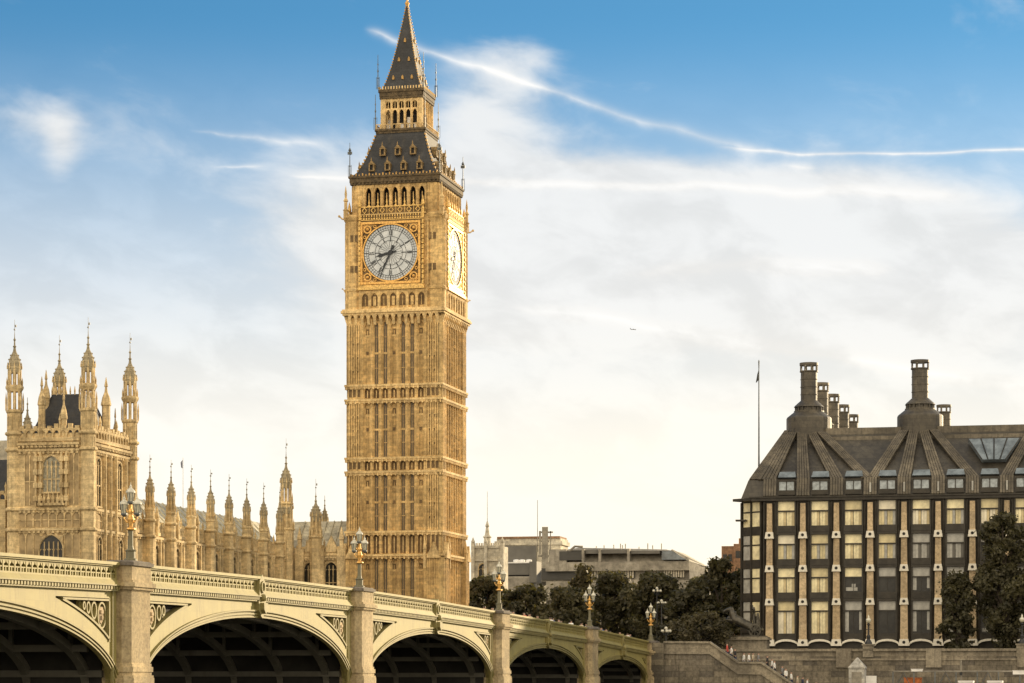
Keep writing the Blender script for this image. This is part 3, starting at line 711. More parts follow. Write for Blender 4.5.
def make_clock(k):
    fr = MB(); s = 3.85; dk = Alt(fr, 1)
    for a, c in ((-s, -s+.28), (s-.28, s)): fr.box(a, c, -.1, .25, -s, s)
    for a, c in ((-s, -s+.28), (s-.28, s)): fr.box(-s+.28, s-.28, -.1, .25, a, c)
    for sx in (-1, 1):      # spandrels between circle and square, with a boss in each
        for sz in (-1, 1):
            pts = [(sx*3.5*math.cos(t), sz*3.5*math.sin(t)) for t in [i*math.pi/2/10 for i in range(11)]]
            for p, q in zip(pts[:-1], pts[1:]):
                e = lambda p: (sx*3.57 if abs(p[0]) >= abs(p[1])-1e-6 else p[0], p[1] if abs(p[0]) >= abs(p[1])-1e-6 else sz*3.57)
                dk.ext([p, q, e(q), e(p)], .14, .25)
            fr.ring(sx*2.95, sz*2.95, .52, .52, .0, .12, .14, 12); fr.ball((sx*2.95, .06, sz*2.95), .2)
            fr.ring(sx*2.0, sz*3.3, .22, .2, .02, .12, .08, 8); fr.ring(sx*3.3, sz*2.0, .2, .22, .02, .12, .08, 8)
    fr.ring(0, 0, 3.6, 3.6, -.06, .2, .16, 48)
    dk.box(-s-.12, -s, -.05, .25, -s, s); dk.box(s, s+.12, -.05, .25, -s, s); dk.box(-s-.12, s+.12, -.05, .25, s, s+.1)
    for a in range(4):
        for r0 in (2.62, 3.28):
            c_, s_ = math.cos(a*math.pi/2+math.pi/4), math.sin(a*math.pi/2+math.pi/4)
            fr.ring(r0*1.414*c_, r0*1.414*s_, .2, .2, .05, .14, .09, 8)
    o = fr.build('clock_face', [M_GOLD, M_PANEL], tower)
    d = MB(); d.ext([(3.44*math.cos(2*math.pi*i/48), 3.44*math.sin(2*math.pi*i/48)) for i in range(48)], .10, .2); d.build('dial', M_DIAL, o)
    n = MB()
    for r_, wd in ((3.44, .06), (3.1, .035), (2.85, .045), (2.02, .045), (1.55, .03)): n.ring(0, 0, r_, r_, .06, .09, wd, 48)
    for j in range(60):
        a = j*math.pi/30; ca, sa = math.sin(a), math.cos(a); t_ = .018 if j % 5 else .05
        for r0, r1 in (((2.85, 3.08), (3.14, 3.38)) if j % 5 else ((1.35, 2.02), (2.82, 3.40))):
            n.ext([(r0*ca-t_*sa, r0*sa+t_*ca), (r0*ca+t_*sa, r0*sa-t_*ca), (r1*ca+t_*sa, r1*sa-t_*ca), (r1*ca-t_*sa, r1*sa+t_*ca)], .065, .09)
    for j in range(24):
        a = (j+.5)*math.pi/12; ca, sa = math.sin(a), math.cos(a); t_ = .014
        n.ext([(.5*ca-t_*sa, .5*sa+t_*ca), (.5*ca+t_*sa, .5*sa-t_*ca), (1.55*ca+t_*sa, 1.55*sa-t_*ca), (1.55*ca-t_*sa, 1.55*sa+t_*ca)], .07, .09)
    for j, tx in enumerate(('XII', 'I', 'II', 'III', 'IV', 'V', 'VI', 'VII', 'VIII', 'IX', 'X', 'XI')):
        roman(n, tx, 2.43, j*math.pi/6, .66, .06, .085)
    n.build('numerals', M_HANDS, o)
    for name, ang, ln, wd, y in (('hour_hand', R((8+34/60)*30), 1.95, .20, -.02), ('minute_hand', R(34*6), 3.3, .13, -.10)):
        hb = MB(); ca, sa = math.cos(-ang), math.sin(-ang)
        Q = lambda u, v: (u*ca-v*sa, u*sa+v*ca)
        if 'hour' in name: sh_ = [(-.1, -.75), (.1, -.75), (.16, 0), (.14, 1.1), (.3, 1.3), (.1, 1.5), (0, ln), (-.1, 1.5), (-.3, 1.3), (-.14, 1.1), (-.16, 0)]
        else: sh_ = [(-.2, -.95), (.2, -.95), (.1, -.3), (.13, 0), (.03, ln), (-.03, ln), (-.13, 0), (-.1, -.3)]
        hb.ext([Q(u, v) for u, v in sh_], y, y+.06); hb.ring(0, 0, .3, .3, y-.02, y+.06, .29, 12)
        hb.build(name, M_HANDS, o)
    o.location = RZ(k) @ Vector((-.36, -6.32, 52.3)); o.rotation_euler.z = R(90*k)
    return o
cl0 = make_clock(0)
for k in (1, 2, 3):
    c = copy_tree(cl0, tower); c.location = RZ(k) @ Vector((-.36, -6.32, 52.3)); c.rotation_euler.z = R(90*k)
# belfry
bf = MB(); bd = MB(); bd.box(-4.5, 4.5, -4.5, 4.5, 57, 60.7)
ev = MB()
for k in range(4):
    bf.M = ev.M = RZ(k)
    bf.prism([(4.0, -5.55), (5.25, -5.55), (5.55, -5.25), (5.55, -4.0), (4.0, -4.0)], 57.0, 60.9)
    for i in range(8):
        u = -3.99+1.14*i; bf.box(u-.19, u+.19, -5.55, -5.0, 57, 60.9); bf.box(u-.06, u+.06, -5.66, -5.5, 57, 60.6)
        if i < 7: bf.arch(u+.19, u+.95, 59.7, 60.55, -5.5, -5.1); bf.box(u+.19, u+.95, -5.5, -5.1, 60.55, 60.9); bf.box(u+.52, u+.62, -5.3, -5.1, 57, 59.9)
    for u in (4.4, 4.9, 5.3, -4.4, -4.9, -5.3): bf.box(u-.05, u+.05, -5.62, -5.5, 57.2, 60.8)
    ev.box(-5.6, 5.6, -5.66, -4.5, 60.9, 61.2); ev.box(-5.75, 5.75, -5.8, -4.5, 61.2, 61.75); ev.box(-5.85, 5.85, -5.92, -4.5, 61.75, 62.0)
    for i in range(24): u = -5.5+i*11/23; ev.box(u-.12, u+.12, -5.76, -5.6, 60.95, 61.2)
bf.build('belfry', M_TOWER, tower); bd.build('belfry_opening', M_DARK, tower)
ev.build('eaves', M_EAVES, tower)
# roofs
def square_roof(b, prof):
    for (a, z0), (c, z1) in zip(prof[:-1], prof[1:]):
        b.hexa([(-a, -a, z0), (a, -a, z0), (a, a, z0), (-a, a, z0), (-c, -c, z1), (c, -c, z1), (c, c, z1), (-c, c, z1)])
rp = [(5.6, 62.0), (4.95, 62.7), (4.45, 63.7), (3.95, 65.0), (3.5, 66.4), (3.12, 67.7)]
b = MB(); square_roof(b, rp); roof = b.build('roof', M_SLATE, tower)
def hips(b, prof, step, r):
    for sx in (-1, 1):
        for sy in (-1, 1):
            for (a, z0), (c, z1) in zip(prof[:-1], prof[1:]):
                n = max(1, int((z1-z0)/step))
                for i in range(n):
                    f = i/n; q = a+(c-a)*f; z = z0+(z1-z0)*f
                    b.box(sx*q-r, sx*q+r, sy*q-r, sy*q+r, z, z+r*2.2)
b = MB(); hips(b, rp, .4, .1)
for k in range(4):
    b.M = RZ(k)
    for i in range(26): u = -5.4+i*10.8/25; b.box(u-.08, u+.08, -5.75, -5.6, 62.0, 62.35 if i % 2 else 62.22)
b.build('cresting', M_GOLDSTONE, roof)
def dormer(w_, hgt):
    f = MB(); f.box(-w_, -w_*.55, -.35, .9, 0, hgt*.62); f.box(w_*.55, w_, -.35, .9, 0, hgt*.62); f.box(-w_, w_, -.38, .9, -.08, .06)
    f.ext([(-w_*1.15, hgt*.6), (w_*1.15, hgt*.6), (0, hgt)], -.42, 1.0); f.lathe(0, -.35, [(.06, hgt*.9), (.09, hgt*1.1), (.01, hgt*1.35)], 4)
    g = MB(); g.box(-w_*.55, w_*.55, -.2, .9, .06, hgt*.62)
    return f, g
f, g = dormer(.36, 1.25); d0 = f.build('dormer', M_GOLDSTONE, roof); g.build('dormer_opening', M_DARK, d0); first = True
# sub-parts stop at the third level: the opening is joined into the dormer's own mesh through a second material
def join_two(name, f, g, mats, parent):    # opening behind the dormer's front
    o = f.build(name, mats[0], parent); me = o.data; n = len(f.f)
    me.materials.append(mats[1]); bm = bmesh.new(); bm.from_mesh(me)
    vs = [bm.verts.new(v) for v in g.v]
    for q in g.f:
        fc = bm.faces.new([vs[i] for i in q]); fc.material_index = 1
    bm.to_mesh(me); bm.free(); return o
for c in list(d0.children): bpy.data.objects.remove(c)
bpy.data.objects.remove(d0)
d0 = join_two('dormer', f, g, (M_EAVES2, M_DARK), roof)
def roof_y(z):
    for (a, z0), (c, z1) in zip(rp[:-1], rp[1:]):
        if z <= z1: return a+(c-a)*(z-z0)/(z1-z0)
for k in range(4):
    for us, z in (((-3.1, -1.05, 1.0, 3.05), 62.7), ((-1.95, 0, 1.95), 64.75)):
        for u in us:
            o = d0 if first else sub(d0); first = False
            o.location = RZ(k) @ Vector((u, -roof_y(z)-.05, z)); o.rotation_euler.z = R(90*k)
# lantern stage
ln = MB(); ld = Alt(ln, 1); ll = MB(); ll.box(-1.5, 1.5, -1.5, 1.5, 68, 72); lw = MB()
for k in range(4):
    ln.M = RZ(k)
    ld.box(-3.05, 3.05, -3.2, -2.2, 67.7, 68.0); ld.box(-3.2, 3.2, -3.3, -2.2, 68.0, 68.25)
    for i in range(13): u = -3.1+i*6.2/12; ln.box(u-.05, u+.05, -3.25, -3.15, 68.25, 68.75)
    ln.box(-3.15, 3.15, -3.26, -3.14, 68.75, 68.85)
    ln.box(2.2, 2.68, -2.68, -2.2, 68.2, 72.1)
    for i in range(6):
        u = -2.15+i*.86; ln.box(u-.13, u+.13, -2.66, -2.3, 68.2, 72.1); ln.box(u-.05, u+.05, -2.76, -2.6, 68.2, 71.9)
        if i < 5:
            ln.arch(u+.13, u+.73, 70.2, 70.75, -2.6, -2.35); ln.box(u+.13, u+.73, -2.6, -2.35, 70.75, 70.9)
            ln.arch(u+.13, u+.73, 71.45, 71.8, -2.6, -2.35); ln.box(u+.13, u+.73, -2.6, -2.35, 71.8, 72.1); ln.box(u+.4, u+.46, -2.55, -2.4, 70.9, 71.8)
    lw = MB(); lw.M = RZ(k)
    for i in (2, 3, 4): lw.box(-2.15+i*.86+.2, -2.15+i*.86+.66, -2.2, -1.6, 68.4, 69.1 if i != 3 else 69.8)
    lw.box(-.25, 2.0, -2.2, -1.6, 68.25, 68.4); lw.build('beacon_lamp', M_WHITE, tower)
    ld.box(-2.75, 2.75, -2.8, -2.0, 72.1, 72.4); ld.box(-2.85, 2.85, -2.95, -2.0, 72.9, 73.25); ld.box(-2.7, 2.7, -2.85, -2.0, 72.4, 72.9)
    for i in range(16): u = -2.7+i*5.4/15; ln.box(u-.07, u+.07, -2.92, -2.8, 73.25, 73.6)
ln.build('lantern', [M_TOWER_TRIM, M_EAVES], tower); ll.build('lantern_opening', M_DARK, tower)
sp = [(2.55, 73.25), (2.12, 74.4), (1.62, 76.2), (1.1, 78.6), (.66, 81.0), (.26, 83.3), (.12, 84.3)]
b = MB(); square_roof(b, sp); b.mi = 1; hips(b, sp, .33, .075); spire = b.build('spire', [M_SLATE, M_GOLDSTONE], tower)
b = MB(); b.lathe(0, 0, [(.16, 84.2), (.3, 84.6), (.12, 84.9), (.1, 85.6), (.36, 86.0), (.1, 86.4), (.06, 90.2)], 8); b.box(-.6, .6, -.05, .05, 88.4, 88.55); b.box(-.05, .05, -.6, .6, 88.4, 88.55)
b.build('finial', M_GOLD, spire)
b = MB()
for k in range(4):
    b.M = RZ(k)
    for z, us in ((74.6, (-1.2, 0, 1.2)), (77.0, (-.65, .65)), (79.5, (0,))):
        for u in us:
            q = next(a+(c-a)*(z-z0)/(z1-z0) for (a, z0), (c, z1) in zip(sp[:-1], sp[1:]) if z0 <= z <= z1)
            b.ext([(u-.13, z), (u+.13, z), (u+.13, z+.3), (u, z+.55), (u-.13, z+.3)], -q-.12, -q+.3)
b.build('spire_lights', M_GOLDSTONE, spire)
def finial_pole(hh, cross):
    b = MB(); b.lathe(0, 0, [(.09, 0), (.07, hh*.3), (.12, hh*.32), (.06, hh*.36), (.03, hh)], 6)
    if cross: b.box(-.28, .28, -.05, .05, hh*.66, hh*.74); b.box(-.05, .05, -.28, .28, hh*.66, hh*.74); b.lathe(0, 0, [(.1, hh*.74), (.2, hh*.78), (.05, hh*.85)], 6)
    else: b.box(-.09, .09, -.04, .04, hh*.5, hh*.55); b.box(-.07, .07, -.04, .04, hh*.7, hh*.74)
    for s in (-1, 1): b.tube([(s*.2, 0, 0), (s*.2, 0, hh*.35)], .03, 4)
    return b
for (rad, z0, hh, cross) in ((5.75, 61.9, 4.3, True), (2.95, 73.3, 4.3, False), (3.2, 68.2, 4.4, False)):
    o = None
    for sx in (-1, 1):
        for sy in (-1, 1):
            o = finial_pole(hh, cross).build('iron_finial', M_IRON2, tower) if o is None else sub(o)
            o.location = (sx*rad, sy*rad, z0)
o = None
for sx in (-1, 1):
    for sy in (-1, 1):
        if o is None:
            b = MB(); b.lathe(0, 0, [(.3, 0), (.3, .9), (.4, 1.0), (.2, 1.1), (.2, 2.0), (.32, 2.1), (.12, 2.5), (.16, 3.0), (.02, 4.0)], 6)
            o = b.build('pinnacle', M_TOWER_TRIM, tower)
        else: o = sub(o)
        o.location = (sx*6.15, sy*6.15, 56.8)
o = None
for k in range(4):
    for z in (56.6, 47.8):
        if o is None:
            b = MB(); b.tube([(0, 0, 0), (.5, -.5, .05), (.75, -.75, .3)], .13, 6, .08); b.ball((.8, -.8, .33), .16); o = b.build('gargoyle', M_TOWER_TRIM, tower)
        else: o = sub(o)
        o.location = RZ(k) @ Vector((6.0, -6.0, z)); o.rotation_euler.z = R(90*k); o.scale = (1, 1, 1) if z > 50 else (.6, .6, .6)

# ------------------------------------------------------------------ palace: turrets, walls
def turret(b, x, y, z0, zb, zc, zf, zv, r, open_=False, tier=0):
    """octagonal turret: shaft to zb, drum of little shafts to zc, slender ogee cap to zf"""
    if tier:        # a second open tier below the drum
        b.lathe(x, y, [(r, z0), (r, zb-tier-.3), (r*1.15, zb-tier-.15), (r*1.15, zb-tier), (r*.9, zb-tier+.1)], 8)
        b.lathe(x, y, [(r*.94, zb-.55), (r*1.2, zb-.2), (r*1.2, zb), (r*.86, zb+.12)], 8); b.lathe(x, y, [(r*.22, zb-tier), (r*.22, zb)], 8)
        for k in range(8):
            a = math.pi/8+k*math.pi/4
            b.lathe(x+r*.82*math.cos(a), y+r*.82*math.sin(a), [(r*.16, zb-tier), (r*.16, zb-.2)], 4)
            b.lathe(x+r*1.12*math.cos(a), y+r*1.12*math.sin(a), [(r*.12, zb-tier), (r*.14, zb-tier*.55), (.01, zb-tier*.25)], 4)
    else: b.lathe(x, y, [(r, z0), (r, zb-.25), (r*1.2, zb-.1), (r*1.2, zb), (r*.9, zb+.1), (r*.9, zb+.2)], 8)
    rd = r*.84
    for k in range(8):
        a = math.pi/8+k*math.pi/4
        b.lathe(x+rd*.9*math.cos(a), y+rd*.9*math.sin(a), [(r*.17, zb), (r*.17, zc)], 4)
        b.lathe(x+rd*1.2*math.cos(a), y+rd*1.2*math.sin(a), [(r*.10, zb), (r*.12, zb+(zc-zb)*.25), (.01, zb+(zc-zb)*.5)], 4)
        b.lathe(x+rd*1.1*math.cos(a), y+rd*1.1*math.sin(a), [(r*.12, zc-.1), (r*.12, zc+.12), (.01, zc+.6)], 4)
    H = zf-zc
    b.lathe(x, y, [(r*(.25 if open_ else .60), zb), (r*(.25 if open_ else .60), zc)], 8)
    b.mi = 1
    b.lathe(x, y, [(rd*.95, zc-(zc-zb)*.28), (rd*1.08, zc-.1), (rd*1.16, zc), (rd*1.0, zc+.07), (rd*.97, zc+H*.14), (rd*.80, zc+H*.27), (rd*.48, zc+H*.39), (rd*.26, zc+H*.48), (rd*.17, zc+H*.58), (rd*.30, zc+H*.61), (rd*.12, zc+H*.65), (rd*.11, zc+H*.77), (rd*.22, zc+H*.80), (rd*.07, zc+H*.85), (.025, zf)], 8)
    for k in range(8):
        a = math.pi/8+k*math.pi/4
        for q, f in ((1.0, .10), (.9, .22), (.62, .34)): b.box(x+rd*q*math.cos(a)-.05, x+rd*q*math.cos(a)+.05, y+rd*q*math.sin(a)-.05, y+rd*q*math.sin(a)+.05, zc+H*f, zc+H*f+.14)
    b.mi = 0
def vane(b, x, y, zf, zv):
    b.tube([(x, y, zf-.1), (x, y, zv)], .03, 5, .02); b.box(x, x+.2, y-.02, y+.02, zf+(zv-zf)*.5, zf+(zv-zf)*.66); b.ball((x, y, zf+(zv-zf)*.35), .1, 6)
def window_set(parent, w_, z0, z1, lights, trans=1, mglass=None):
    """returns a stone-framed gothic window part with its leaded glass, standing in the plane y=0"""
    f = MB(); hw = w_/2; zs = z1-hw*1.1
    f.box(-hw-.14, -hw, -.16, .1, z0, zs); f.box(hw, hw+.14, -.16, .1, z0, zs); f.box(-hw-.18, hw+.18, -.22, .1, z0-.16, z0)
    f.arch(-hw, hw, zs, z1, -.14, .1)
    n = 6
    for s in (-1, 1):
        P = [(s*(hw+.07)*math.cos(i*math.pi/2/n)**1.25, zs+(z1-zs+.1)*math.sin(i*math.pi/2/n)) for i in range(n+1)]
        for a, c in zip(P[:-1], P[1:]): f.tube([(a[0], -.12, a[1]), (c[0], -.12, c[1])], .08, 5)
    for i in range(1, lights):
        u = -hw+w_*i/lights; f.box(u-.05, u+.05, -.10, .1, z0, zs+(z1-zs)*.55)
    for j in range(1, trans+1): z = z0+(zs-z0)*j/(trans+1); f.box(-hw, hw, -.09, .1, z-.06, z+.06)
    for i in range(lights):
        u0 = -hw+w_*i/lights; f.arch(u0+.05, u0+w_/lights-.05, zs-.3, zs, -.08, .05)
    o = f.build('window', M_PAL2, parent)
    g = MB(); g.lancet(-hw, hw, z0, zs, z1, -.02, .06); g.build('pane', mglass or M_LEADED, o)
    return o
def blind(b, u0, u1, z0, z1, n, d=.14, wd=.09, y=0.0):
    """blind tracery panels: mullions with pointed heads and a cusp bar"""
    s = (u1-u0)/n
    b.mi = 1; b.box(u0, u1, y-.025, y+.05, z0, z1); b.mi = 0
    for i in range(n+1): b.box(u0+i*s-wd/2, u0+i*s+wd/2, y-d, y+.05, z0, z1)
    for i in range(n):
        a, c = u0+i*s+wd/2, u0+(i+1)*s-wd/2; hh = min(.6, (z1-z0)*.3, (c-a))
        b.arch(a, c, z1-hh, z1, y-d*.8, y+.05)
        b.box(a, c, y-d*.6, y+.05, z0+(z1-z0)*.45, z0+(z1-z0)*.45+.09)
def strings(b, u0, u1, zs, d=.25, y=0.0, step=.5):
    for z in zs:
        b.box(u0, u1, y-d, y+.1, z-.1, z+.14); b.box(u0, u1, y-d*.5, y+.1, z-.28, z-.1)
        n = int((u1-u0)/step)
        for i in range(n): u = u0+(i+.5)*(u1-u0)/n; b.box(u-.11, u+.11, y-d*.85, y, z-.34, z-.1)
def battlement(b, u0, u1, z, hgt, y=0.0, step=.72, th=.3):
    n = max(1, int((u1-u0)/step)); s = (u1-u0)/n
    b.box(u0, u1, y-.12, y+th, z, z+hgt*.22); b.box(u0, u1, y-.06, y+th*.8, z+hgt*.62, z+hgt*.74)
    for i in range(n):
        a = u0+i*s; b.box(a, a+s*.2, y-.08, y+th, z, z+hgt*.7); b.arch(a+s*.2, a+s, z+hgt*.35, z+hgt*.62, y-.04, y+th*.7)
        b.box(a+s*.3, a+s*.9, y-.08, y+th, z+hgt*.74, z+hgt*(1.0 if i % 2 else .88))
        if i % 3 == 0: b.lathe(a+s*.1, y+.05, [(.12, z+hgt*.7), (.12, z+hgt*1.15), (.17, z+hgt*1.2), (.01, z+hgt*1.6)], 4)

pav = thing('palace_pavilion', 'square golden gothic palace pavilion with four tall corner turrets and a dark steep roof', 'palace', wl(0, 0), RW)
pw = MB(); pt = MB()
X0, Y1 = -8.1, 12.2
pw.box(X0, 0, 0, Y1, -4, 24.0)
faces = [(Matrix.Identity(4), X0, 0.0), (RZ(1), 0.0, Y1), (RZ(1, X0, 0) @ Matrix.Scale(1, 4), 0, Y1)]
# front (east) and north faces carry the tracery
pw.M = pt.M = Matrix.Identity(4)
for (Mx, u0, u1) in ((Matrix.Identity(4), X0+.8, -.8), (RZ(1), .8, Y1-.8)):
    pw.M = pt.M = Mx
    strings(pt, u0, u1, (9.6, 14.5, 16.5, 22.3), .28); strings(pt, u0, u1, (22.9,), .4, step=.42)
    blind(pt, u0, u1, 14.75, 16.2, 8, .16, .1)
    blind(pw, u0, u1, 10.0, 14.2, 8, .10, .1); 
    battlement(pt, u0, u1, 23.2, 1.7, y=-.1)
    for i in range(14): u = u0+(i+.5)*(u1-u0)/14; pt.ball((u, -.3, 22.62), .13, 6)
pw.M = pt.M = Matrix.Identity(4)
for u in (-5.35, -4.85, -2.65, -2.15): 
    pt.box(u-.1, u+.1, -.35, .05, 16.8, 22.1)
    for z in (17.3, 18.6, 19.9, 21.2): pt.box(u-.22, u+.22, -.42, 0, z, z+.5); pt.lathe(u, -.3, [(.14, z+.5), (.02, z+1.0)], 4)
blind(pw, -6.6, -5.5, 16.9, 22.0, 2, .1); blind(pw, -2.0, -.9, 16.9, 22.0, 2, .1)
for i in range(6): pt.lathe(-4.9+i*.47, -.4, [(.16, 17.0), (.2, 17.5), (.1, 17.7), (.02, 18.2)], 5)
pt.box(-5.1, -2.3, -.5, .05, 16.85, 17.1)
pw.M = RZ(1)
for u in (1.1, 3.9, 5.4, 6.9, 9.7): pw.box(u-.2, u+.2, -.3, .05, -4, 22.2); pw.box(u-.07, u+.07, -.42, .05, -4, 22.2)
pw.M = Matrix.Identity(4)
wall = pw.build('wall', [M_PAL, M_RECESS], pav); pt.build('stone_tracery', [M_PAL2, M_RECESS], pav)
o = window_set(pav, 1.8, 18.2, 21.7, 4, 1); o.location = (-3.75, -.03, 0)
for (x, w_) in ((-3.75, 2.4),):
    o = window_set(pav, w_, 10.3, 13.9, 5, 1, M_GLASS); o.location = (x, -.12, 0)
for y in (2.5, 8.3):
    o = window_set(pav, 1.15, 16.9, 21.6, 2, 1, M_GLASS); o.location = (.03, y, 0); o.rotation_euler.z = R(90)
    o = window_set(pav, 1.15, 10.2, 13.8, 2, 0, M_GLASS); o.location = (.12, y, 0); o.rotation_euler.z = R(90)
for (x, y) in ((X0+.3, .3), (-.1, .3), (-.1, Y1-.3), (X0+.3, Y1-.3)):
    b = MB(); turret(b, x, y, -4, 28.7, 30.5, 34.0, 35.2, .74, True, 2.4)
    for z in (9.6, 14.5, 16.5, 22.4, 24.0): b.lathe(x, y, [(.74, z-.25), (.94, z-.08), (.94, z+.1), (.74, z+.22)], 8)
    for k in range(8):
        a = k*math.pi/4
        for z0, z1 in ((22.6, 23.6), (24.4, 25.9)): b.box(x+.70*math.cos(a)-.05, x+.70*math.cos(a)+.05, y+.70*math.sin(a)-.05, y+.70*math.sin(a)+.05, z0, z1)
    o = b.build('turret', [M_PAL, M_PALG], pav)
    b = MB(); vane(b, x, y, 33.8, 35.3); b.build('vane', M_VANE, o)
for (x, y, r, top) in ((-4.9, .2, .34, 29.6), (-2.6, .2, .3, 28.2), (-.2, 5.4, .42, 30.0), (-5.6, 3.0, .34, 30.6), (-.3, 2.9, .22, 27.2), (-.3, 8.2, .22, 27.2)):
    b = MB(); b.lathe(x, y, [(r, 23), (r, top-2.9), (r*1.25, top-2.8), (r*1.2, top-2.6), (r*.9, top-2.0), (r*.4, top-1.5), (r*.25, top-1), (r*.45, top-.9), (.03, top)], 8); b.build('pinnacle', M_PAL2, pav)
b = MB(); b.hexa([(-6.6, .9, 23.6), (-.9, .9, 23.6), (-.9, 9.9, 23.6), (-6.6, 9.9, 23.6), (-5.2, 3.6, 28.2), (-2.3, 3.6, 28.2), (-2.3, 7.2, 28.2), (-5.2, 7.2, 28.2)]); o = b.build('roof', M_SLATE, pav)
b = MB()
for i in range(7): b.lathe(-5.2+i*.48, 3.6, [(.06, 28.1), (.1, 28.5), (.02, 29.0)], 4)
for i in range(8): b.lathe(-2.3, 3.6+i*.5, [(.06, 28.1), (.1, 28.5), (.02, 29.0)], 4)
b.build('cresting', M_PAL2, o)

# north range running back to the clock tower
rng = thing('palace_north_range', 'long golden gothic palace wing lined with turrets between the pavilion and the clock tower', 'palace', wl(0, 0), RW)
b = MB(); t_ = MB(); Y0, Y2 = 12.2, 68.4
b.box(-9, -.6, Y0, Y2, -4, 16.0)
TY = [17.5+6.55*i for i in range(8)]
b.M = t_.M = RZ(1, -.6, 0)
strings(t_, Y0, Y2, (9.6, 14.7), .32, step=.6); battlement(t_, Y0, Y2, 15.0, 1.5, step=.8)
for y in TY:
    b.box(y-.46, y+.46, -.75, .05, -4, 16.2)
    for q in (1.45, 2.35, 4.2, 5.1):
        b.box(y+q-.13, y+q+.13, -.35, .05, -4, 14.6)
    blind(b, y+.6, y+1.4, 10.0, 14.2, 1, .12); blind(b, y+5.15, y+5.95, 10.0, 14.2, 1, .12)
    t_.lathe(y+3.27, -.2, [(.2, 14.9), (.2, 16.9), (.28, 17.0), (.02, 18.2)], 4)
    t_.ext([(y+2.6, 16.2), (y+3.95, 16.2), (y+3.27, 17.4)], -.1, .25)
b.build('wall', [M_PAL, M_RECESS], rng); t_.build('parapet', M_PAL2, rng)
for y in TY[:-1]:
    for q in (1.9, 3.27, 4.65):
        if q == 3.27 or True:
            o = window_set(rng, .66 if q != 3.27 else 1.3, 10.2, 13.9, 1 if q != 3.27 else 2, 1, M_GLASS); o.location = (-.6+.03, y+q, 0); o.rotation_euler.z = R(90)
for i, y in enumerate(TY):
    b = MB(); turret(b, 0, y, 5, 17.6, 19.5, 22.6, 23.6, .49)
    for z in (14.7, 16.4): b.lathe(0, y, [(.52, z-.2), (.68, z-.05), (.68, z+.1), (.52, z+.2)], 8)
    o = b.build('turret', [M_PAL, M_PALG], rng); b = MB(); vane(b, 0, y, 22.2, 23.3); b.build('vane', M_VANE, o)
b = MB(); b.hexa([(-9, Y0, 15.5), (-1.2, Y0, 15.5), (-1.2, Y2+2, 15.5), (-9, Y2+2, 15.5), (-5.6, Y0, 19.4), (-5.0, Y0, 19.4), (-5.0, Y2+2, 19.4), (-5.6, Y2+2, 19.4)]); o = b.build('roof', M_LEAD, rng)
b = MB()
for i in range(28): y = Y0+1+i*2.0; b.hexa([(-1.28, y-.06, 15.6), (-1.1, y-.06, 15.6), (-1.1, y+.06, 15.6), (-1.28, y+.06, 15.6), (-5.1, y-.06, 19.5), (-4.95, y-.06, 19.5), (-4.95, y+.06, 19.5), (-5.1, y+.06, 19.5)])
b.build('roof_rolls', M_LEAD, o)

# wing beside the tower, with the tall stair turret at the angle
wng = thing('palace_tower_wing', 'short palace wing with grey sloping roof and dark windows against the clock tower', 'palace', wl(0, 68.4), RW)
b = MB(); t_ = MB(); b.box(-2, 7.0, .3, 10, -4, 15.6)
b.M = Matrix.Translation((0, .3, 0)); t_.M = b.M
strings(b, -.5, 7.0, (9.6,), .3); strings(t_, -.5, 7.0, (14.8,), .3); battlement(t_, -.5, 7.0, 15.05, 1.3)
for x in (1.0, 3.6, 6.4): b.box(x-.55, x+.55, -.5, .05, -4, 15.9)
for x in (1.0, 6.4): t_.lathe(x, -.3, [(.3, 15), (.3, 17), (.4, 17.1), (.03, 18.6)], 4)
for x in (2.3, 5.0): b.ext([(x-.7, 15.5), (x+.7, 15.5), (x+.7, 16.1), (x, 17.5), (x-.7, 16.1)], -.16, .25)
b.build('wall', M_PAL2, wng); t_.build('parapet', M_PAL2, wng)
for x in (2.3, 5.0):
    o = window_set(wng, 1.5, 10.0, 14.2, 3, 1, M_GLASS); o.location = (x, .27, 0)
b = MB(); b.hexa([(-2, 1.0, 15.4), (7, 1.0, 15.4), (7, 10, 15.4), (-2, 10, 15.4), (-2, 5.2, 19.6), (7, 5.2, 19.6), (7, 5.8, 19.6), (-2, 5.8, 19.6)]); o = b.build('roof', M_LEAD, wng)
b = MB()
for i in range(8): x = .2+i*.95; b.hexa([(x-.05, .93, 15.45), (x+.05, .93, 15.45), (x+.05, 1.1, 15.45), (x-.05, 1.1, 15.45), (x-.05, 5.1, 19.7), (x+.05, 5.1, 19.7), (x+.05, 5.25, 19.7), (x-.05, 5.25, 19.7)])
b.build('roof_rolls', M_LEAD, o)
b = MB(); x, y = -.7, -.2
turret(b, x, y, -4, 18.4, 21.0, 21.9, 22, .95); turret(b, x, y, 20.5, 21.6, 24.2, 28.0, 30, .78, True); o = b.build('stair_turret', [M_PAL, M_PALG], wng)
b = MB(); vane(b, x, y, 27.9, 29.6); b.build('vane', M_VANE, o)
b = MB(); turret(b, 3.05, .1, 10, 17.4, 20.0, 23.0, 24, .75); o = b.build('turret', [M_PAL, M_PALG], wng); b = MB(); vane(b, 3.05, .1, 22.9, 24.6); b.build('vane', M_VANE, o)
b = MB(); turret(b, 6.3, 6, 15, 18.6, 19.8, 23.2, 24, .5); b.build('turret', [M_PAL2, M_PALG], wng)
b = MB(); turret(b, 2.2, 7, 15, 18.2, 19.8, 23.0, 24, .5); b.build('turret', [M_PAL2, M_PALG], wng)

